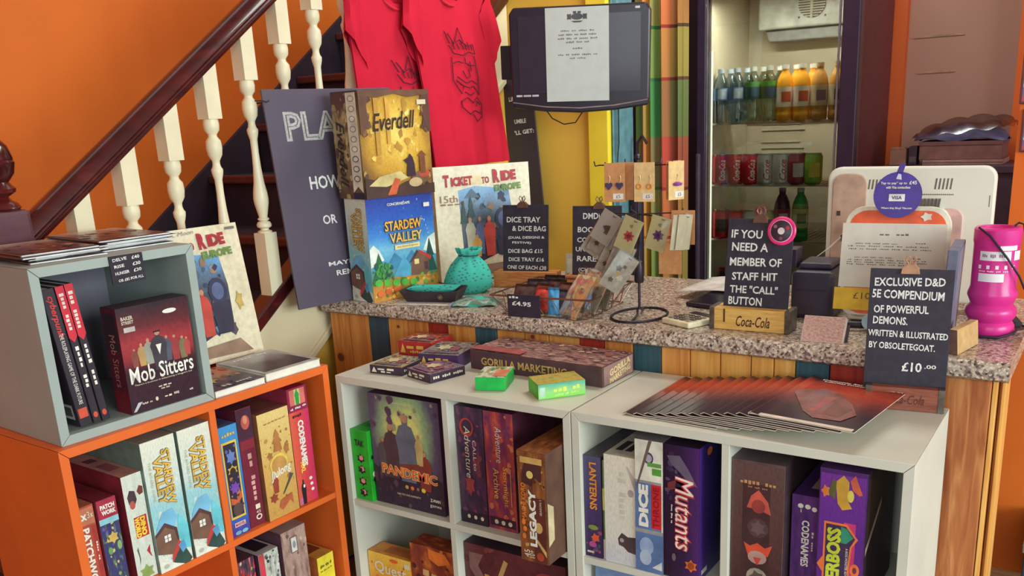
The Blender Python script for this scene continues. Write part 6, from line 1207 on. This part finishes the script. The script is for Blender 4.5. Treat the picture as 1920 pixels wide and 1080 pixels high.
nt_ = thing('notice_sheet', 'white A4 notice with a crest taped over the television screen', 'notice', (.080, 1.165, 1.432), (R(3), R(1.2), R(21)))
b = B(); b.box(-.110, -.0028, .026, .100, -.0020, .319); b.build('sheet', C(194, 198, 196, .6, .02), nt_)
rowsN = [(.247, .11, .005), (.235, .125, .006), (.223, .13, .006), (.212, .075, .006), (.193, .032, .005), (.173, .13, .005), (.162, .052, .005)]
for k, (z, w2, h2) in enumerate(rowsN):
    pts, fs = text_mesh('~%d' % max(1, int(w2 * 45)), -.004, z, w2, h2); b = B(); b.raw([(x, -.0031, zz) for x, zz in pts], fs); b.build('lettering', C(110, 108, 112), nt_, fix=False)
b = B()
for pts in ([(-.004 + x, 0.290 + z) for x, z in ell(0, 0, .020, .010, 12)], bloom(-.030, .290, .010, .012, 4), bloom(.022, .290, .010, .012, 4), [(-.024, .277), (.016, .277), (.006, .272), (-.014, .272)]): b.raw([(x, -.0032, z) for x, z in pts], [tuple(range(len(pts)))])
b.build('crest', C(84, 82, 88), nt_, fix=False)
pts, fs = text_mesh('~1', -.004, .303, .026, .007); b = B(); b.raw([(x, -.0034, z) for x, z in pts], fs); b.build('lettering', C(84, 82, 88), nt_, fix=False)

# ================================================================== plaid curtain in the doorway
t = thing('curtain', 'colourful plaid cotton curtain hanging in the doorway beside the fridge', 'curtain', (.040, 1.66, .55))
b = B()
b.grid(lambda a, c_: (.205 * a + .010 * math.sin(9 * a), .022 * math.sin(a * 26 + .8 * c_) + .010 * math.sin(a * 57), 2.0 * c_), 60, 24); b.build('cloth', plaid(), t, smooth=True)
b = B(); b.tube([(-.05, 0, 2.01), (.25, 0, 2.01)], .008, 8); b.build('rod', BLACK, t, smooth=True)
t = thing('umbrella', 'dark folded umbrella standing in front of the plaid curtain', 'umbrella', (.062, 1.585, 0), (0, R(1), 0))
b = B(); b.lathe([(.004, .0), (.006, .35), (.020, .40), (.030, .80), (.024, 1.15), (.010, 1.20), (.007, 1.22)], 12); b.build('folded_canopy', C(42, 32, 46, .6), t, smooth=True)
b = B(); b.tube([(0, 0, 1.2), (0, 0, 1.30), (.02, 0, 1.33), (.04, 0, 1.30)], .006, 8); b.build('handle', C(40, 32, 40, .4), t, smooth=True)

# ================================================================== drinks fridge
FX0, FX1, FY0, FY1, FH = .248, .838, 1.762, 2.262, 1.90
fr_ = thing('drinks_fridge', 'tall black glass-door drinks fridge stocked with bottles and cans', 'fridge', (FX0, FY0, 0))
fw, fd = FX1 - FX0, FY1 - FY0
M_fr = C(58, 40, 54, .35, .05); M_fi = C(214, 202, 176, .4, .03, 6)
def fbox(name, x0, y0, z0, x1, y1, z1, m, bev=.003): b = B(); b.box(x0, y0, z0, x1, y1, z1); return b.build(name, m, fr_, bevel=bev)
M_side = C(96, 44, 52, .45, .06)
fbox('side_wall', 0, .05, .04, .03, fd, FH, M_side); fbox('side_wall', fw - .03, .05, .04, fw, fd, FH, M_side); fbox('back_wall', .03, fd - .03, .04, fw - .03, fd, FH, M_side)
fbox('roof', .0, .05, FH, fw, fd, FH + .03, M_side); fbox('base', 0, .05, 0, fw, fd, .14, M_side)
for nm, x0, x1 in (('liner', .0305, .036), ('liner', fw - .036, fw - .0305)): fbox(nm, x0, .055, .141, x1, fd - .031, FH - .001, M_fi, 0)
fbox('liner', .0365, fd - .040, .141, fw - .0365, fd - .0305, FH - .001, M_fi, 0); fbox('liner', .0365, .056, FH - .010, fw - .0365, fd - .041, FH - .001, M_fi, 0)
b = B()
for k in range(7):
    if k not in (3,): b.tube([(.10, fd - .043, 1.22 + .024 * k), (.30 - .02 * (k % 3), fd - .043, 1.22 + .024 * k)], .0025, 6)
b.build('back_ribs', C(196, 186, 160, .4), fr_)
# fan housing
b = B(); b.prism([(.115, 1.84), (.45, 1.84), (.45, 1.70), (.115, 1.70)], lambda u, v, d: (u, d, v), fd - .16, fd - .042); fh_ = b.build('fan_housing', C(206, 206, 196, .4), fr_, bevel=.008)
b = B(); b.prism([(.13, 1.70), (.45, 1.70), (.43, 1.655), (.15, 1.655)], lambda u, v, d: (u, d, v), fd - .13, fd - .042); b.build('housing_lip', C(160, 160, 156, .4), fh_, bevel=.006)
b = B(); b.lathe([(.052, 0), (.052, .006), (.001, .006)], 28); b.build('fan_recess', C(100, 94, 84, .6), fh_, (.325, fd - .161, 1.782), (R(90), 0, 0), smooth=True)
b = B()
for k in range(11):
    z = -.045 + .009 * k; hw_ = math.sqrt(max(0, .052 ** 2 - z ** 2)); b.box(.325 - hw_, fd - .170, 1.782 + z - .0022, .325 + hw_, fd - .167, 1.782 + z + .0022)
b.box(.320, fd - .1715, 1.73, .330, fd - .168, 1.834); b.build('fan_grille', C(206, 200, 180, .4), fh_)
for (x, z) in ((.275, 1.83), (.375, 1.83), (.275, 1.735), (.375, 1.735)): b = B(); b.lathe([(.004, 0), (.003, .002)], 10); b.build('screw', C(120, 116, 110, .4, metal=.5), fh_, (x, fd - .1605, z), (R(90), 0, 0))
# door
M_door = C(56, 40, 58, .22, .05)
dr_ = fbox('door_frame', 0, 0, .15, .036, .045, FH + .02, M_door, .004)
fbox('door_frame', fw - .062, 0, .15, fw, .045, FH + .02, M_door, .006); fbox('door_frame', .036, 0, FH - .085, fw - .062, .045, FH + .02, M_door, .004); fbox('door_frame', .036, 0, .15, fw - .062, .045, .26, M_door, .004)
b = B(); b.box(.040, -.004, .26, .043, .004, FH - .085); b.box(fw - .072, -.004, .26, fw - .066, .004, FH - .085); b.build('door_beading', C(130, 118, 130, .3, metal=.5), fr_)
fbox('door_glass', .036, .018, .26, fw - .062, .024, FH - .085, glass('fridge_glass', (206, 210, 206), .05, .02), 0)
fbox('door_handle', .004, -.020, .75, .022, -.002, 1.25, C(74, 60, 76, .3), .006)
b = B(); b.box(.0375, .05, .30, .0425, .056, 1.62); b.build('light_strip', emit('fridge_lamp', (250, 246, 232), 2.2), fr_)
SH = []
for z in (1.355, 1.125, .915, .60):
    b = B(); b.box(.038, .062, z - .004, fw - .038, .068, z + .004)
    for k in range(22): x = .05 + (fw - .10) * k / 21; b.tube([(x, .066, z), (x, fd - .05, z)], .0016, 4)
    b.box(.038, fd - .056, z - .003, fw - .038, fd - .05, z + .003); b.build('wire_shelf', C(206, 190, 170, .4, .05, 20, metal=.2), fr_)
# drinks
LQ = {'water': glass('water_bottle_plastic', (206, 222, 232), .14, .05), 'clear': glass('clear_bottle_plastic', (214, 222, 206), .14, .05)}
def bottle(label, x, y, z, kind, grp):
    t = thing('drink_bottle', label, 'bottle', (x, y, z), 0, grp)
    body, capc, labc, mark = {'water': (LQ['water'], C(196, 206, 216, .4), C(120, 150, 190, .4), C(206, 216, 226)), 'lime': (LQ['clear'], C(214, 214, 206, .4), C(70, 110, 74, .4), C(60, 90, 110)), 'juice': (C(232, 158, 40, .25), C(232, 226, 214, .4), C(236, 214, 190, .4), C(206, 90, 50)), 'amber': (C(198, 140, 66, .25), C(190, 150, 110, .4), C(206, 180, 140, .4), C(130, 96, 110)), 'green': (C(50, 140, 74, .15), C(206, 206, 196, .4), C(190, 200, 130, .4), C(60, 120, 60)), 'cola': (C(70, 30, 44, .15), C(130, 40, 50, .4), C(170, 50, 70, .4), C(230, 200, 200))}[kind]
    b = B(); b.lathe([(.0005, .0), (.026, .0), (.030, .006), (.030, .030), (.0285, .036), (.030, .042), (.030, .062), (.0285, .068), (.030, .074), (.030, .125), (.027, .145), (.019, .165), (.012, .176), (.012, .184)], 16, cap=False); b.build('bottle_body', body, t, smooth=True)
    b = B(); b.lathe([(.0005, .184), (.0135, .184), (.0135, .199), (.0005, .200)], 14, cap=False); b.build('cap', capc, t, smooth=True)
    z0, z1 = (.085, .130) if kind in ('water', 'lime') else (.052, .122)
    b = B(); b.lathe([(.0306, z0), (.0306, z1)], 16, cap=False); b.build('label_band', labc, t, smooth=True)
    b = B(); r = .0309
    b.grid(lambda a, c_: (r * math.cos(R(-60 - 55 + 110 * a * .6 + 20)), r * math.sin(R(-60 - 55 + 110 * a * .6 + 20)), (z0 + z1) / 2 - .018 + .036 * c_), 6, 1, uv=False); b.build('label_mark', mark, t, smooth=True)
    if kind == 'lime': b = B(); b.lathe([(.0308, z1 - .002), (.0300, z1 + .016)], 16, cap=False); b.build('leaf_band', C(90, 150, 60, .4), t, smooth=True)
    return t
def can(label, x, y, z, body, txt, txtm, grp, word=None):
    t = thing('drink_can', label, 'can', (x, y, z), 0, grp)
    b = B(); b.lathe([(.0005, .0), (.024, .0), (.026, .004), (.033, .010), (.033, .102), (.028, .112), (.0275, .115)], 20, cap=False); b.build('can_body', body, t, smooth=True)
    b = B(); b.lathe([(.0285, .1125), (.0285, .1158), (.025, .1150), (.0005, .1145)], 20, cap=False); b.build('can_lid', C(196, 192, 186, .3, metal=.8), t, smooth=True)
    if word:
        pts, fs = text_mesh(word, 0, 0, .076, .026, 90, .02, .3); r = .0333; b = B()
        b.raw([(r * math.cos(R(-62) + x_ / r), r * math.sin(R(-62) + x_ / r), .056 + zz) for x_, zz in pts], fs); b.build('lettering', txtm, t, fix=False)
    else:
        b = B(); r = .0333; b.grid(lambda a, c_: (r * math.cos(R(-100 + 70 * a)), r * math.sin(R(-100 + 70 * a)), .03 + .05 * c_), 6, 1, uv=False); b.build('can_mark', txtm, t, smooth=True)
    return t
YB = 1.845
def fx(px, py, y): return on(px, py, 'y', y)[0]
rowb = [(1352, 'water'), (1382, 'water'), (1412, 'lime'), (1442, 'lime'), (1471, 'juice'), (1503, 'juice'), (1536, 'amber'), (1569, 'amber')]
desc = {'water': 'clear blue-labelled water bottle on the top fridge shelf', 'lime': 'clear bottle with green label on the top fridge shelf', 'juice': 'orange juice bottle with a white cap on the top fridge shelf', 'amber': 'amber drink bottle at the hinge end of the top fridge shelf'}
for px, kd in rowb: bottle(desc[kd], fx(px, 190, YB), YB, 1.3565, kd, 'bottles on the top fridge shelf')
for k, kd in enumerate(['water', 'water', 'lime', 'lime', 'juice', 'juice']): bottle({'water': 'second-row water bottle behind the front bottles of the fridge', 'lime': 'second-row green-labelled bottle behind the front bottles of the fridge', 'juice': 'second-row juice bottle behind the front bottles of the fridge'}[kd], fx(1352 + 31 * k, 190, YB) + .010, YB + .075, 1.3565, kd, 'second row of bottles in the fridge')
cr = C(206, 34, 44, .3, metal=.2); cs = C(196, 186, 174, .3, metal=.5); cm_ = C(140, 48, 54, .3, metal=.2); cg = C(120, 160, 40, .3, metal=.2)
for px, m, lb, tm, wd in [(1352, cr, 'red cola can on the middle fridge shelf', WHITE, 'Coca-Cola'), (1379, cr, 'red cola can on the middle fridge shelf', WHITE, 'Coca-Cola'), (1407, cr, 'red cola can on the middle fridge shelf', WHITE, 'Coca-Cola'), (1435, cs, 'silver diet cola can on the middle fridge shelf', C(200, 50, 50), 'Coke'), (1465, cs, 'silver diet cola can on the middle fridge shelf', C(200, 50, 50), 'Coke'), (1495, cm_, 'maroon soda can on the middle fridge shelf', C(226, 206, 200), None), (1525, cg, 'green and yellow lemonade can on the middle fridge shelf', YEL, None)]:
    can(lb, fx(px, 310, YB), YB, 1.1265, m, None, tm, 'cans on the middle fridge shelf', wd)
for px, m, lb, tm in [(1352, cr, 'red energy drink can with a dark label on the low fridge shelf', C(70, 70, 76)), (1380, cr, 'red energy drink can with a dark label on the low fridge shelf', C(70, 70, 76)), (1409, C(150, 170, 160, .3), 'pale grey-green can on the low fridge shelf', C(190, 206, 190)), (1437, C(170, 180, 110, .3), 'pale yellow-green can on the low fridge shelf', C(206, 214, 150))]:
    can(lb, fx(px, 410, YB), YB, .9165, m, None, tm, 'cans on the low fridge shelf')
bottle('dark cola bottle behind the call-button sign in the fridge', fx(1466, 410, YB), YB, .9165, 'cola', 'bottles on the low fridge shelf')
bottle('green glass bottle next to the dark cola bottle in the fridge', fx(1500, 410, YB), YB, .9165, 'green', 'bottles on the low fridge shelf')
for k, px in enumerate((1353, 1382)): bottle('dark bottle on the lowest visible fridge shelf', fx(px, 490, YB), YB, .6015, 'cola', 'bottles on the lowest fridge shelf')

# ================================================================== recess clutter, right-hand side
t = thing('back_cabinet', 'dark sideboard below the beige recess behind the computer', 'cabinet', (.885, 1.98, 0))
b = B(); b.box(0, 0, 0, .48, .28, 1.155); b.build('cabinet_body', C(64, 44, 56, .5), t); b = B(); b.box(-.006, -.01, 1.155, .486, .285, 1.182); b.build('cabinet_top', C(70, 48, 62, .4), t, bevel=.003)
t = thing('storage_box', 'flat brown cardboard box on the dark sideboard under a plastic bundle', 'box', (1.005, 2.02, 1.200)); simple_box('box_body', (.270, .20, .062), C(122, 80, 76, .7), t, .002); b = B(); b.box(-.002, -.002, .050, .272, .202, .0635); b.build('lid', C(112, 70, 70, .7), t, bevel=.001)
t = thing('storage_box', 'thin pale box at the bottom of the pile on the dark sideboard', 'box', (1.02, 2.012, 1.1825)); simple_box('box_body', (.262, .20, .0172), C(150, 112, 106, .7), t, .001)
b = B(); b.box(.0, -.0008, .0075, .262, -.0002, .0095); b.build('lid_seam', C(96, 66, 68, .7), t)
t = thing('plastic_bundle', 'crumpled clear plastic bag of blue cloth on top of the brown box', 'bag', (.985, 2.03, 1.2645))
b = B(); b.grid(lambda a, c_: (.30 * a, .17 * c_, .004 + .048 * math.sin(math.pi * a) ** .5 * math.sin(math.pi * c_) ** .5 + .006 * math.sin(11 * a + 7 * c_)), 18, 10, uv=False); b.build('folded_cloth', C(86, 84, 120, .6, .2, 20), t, smooth=True, solid=.003)
b = B(); b.grid(lambda a, c_: (-.01 + .33 * a, -.012 + .20 * c_, .010 + .040 * a + .050 * math.sin(math.pi * a) ** .4 * math.sin(math.pi * c_) ** .5 + .006 * math.sin(23 * a + 11 * c_)), 26, 14, uv=False); b.build('plastic_wrap', glass('bundle_film', (214, 196, 196), .16, .2), t, smooth=True)
t = thing('small_carton', 'small upright cardboard carton next to the fridge side', 'box', (.905, 2.02, 1.1825)); simple_box('carton_body', (.055, .07, .060), C(140, 96, 82, .7), t, .001); b = B(); b.box(.004, -.001, .058, .051, .03, .064); b.build('flap', C(150, 106, 90, .7), t)
t = thing('small_carton', 'small black carton beside the brown cardboard box', 'box', (.968, 2.03, 1.1825)); simple_box('carton_body', (.028, .06, .066), C(60, 40, 54, .6), t, .001); b = B(); b.box(.003, -.0008, .01, .025, -.0002, .03); b.build('carton_label', C(90, 70, 84), t)
for k, (py0, py1, lb) in enumerate([(85, 195, 'small framed print near the top of the orange pier'), (205, 285, 'small framed colourful print lower on the orange pier')]):
    a = on(1911, py1, 'y', 1.297); c_ = on(1911, py0, 'y', 1.297)
    t = thing('framed_print', lb, 'picture', (a[0], 1.288, a[2]))
    hh = c_[2] - a[2]
    b = B(); b.box(0, 0, 0, .09, .0115, hh); b.build('frame', C(96, 50, 50, .4), t, bevel=.002)
    b = B(); b.face([(.006, -.0006, .006), (.084, -.0006, .006), (.084, -.0006, hh - .006), (.006, -.0006, hh - .006)], 0, [(0, 0), (1, 0), (1, 1), (0, 1)])
    b.build('picture', art('pier_print_%d' % k, [(0, (120, 60, 100)), (.4, (190, 70, 80)), (.6, (80, 90, 150)), (.8, (220, 210, 200)), (1, (200, 120, 90))], 'noise', 5), t, fix=False)
t = thing('low_bench', 'dark blue low bench with a grey top rail right of the counter', 'bench', (1.53, 1.02, 0))
b = B(); b.box(0, 0, .02, .9, .26, .20); b.build('bench_body', C(62, 66, 84, .5), t, bevel=.004); b = B(); b.box(-.004, -.006, .20, .904, .27, .225); b.build('bench_top', C(150, 136, 124, .5), t, bevel=.003); b = B(); b.box(.0, -.004, .02, .9, .0, .05); b.build('kickboard', C(90, 40, 46, .5), t)
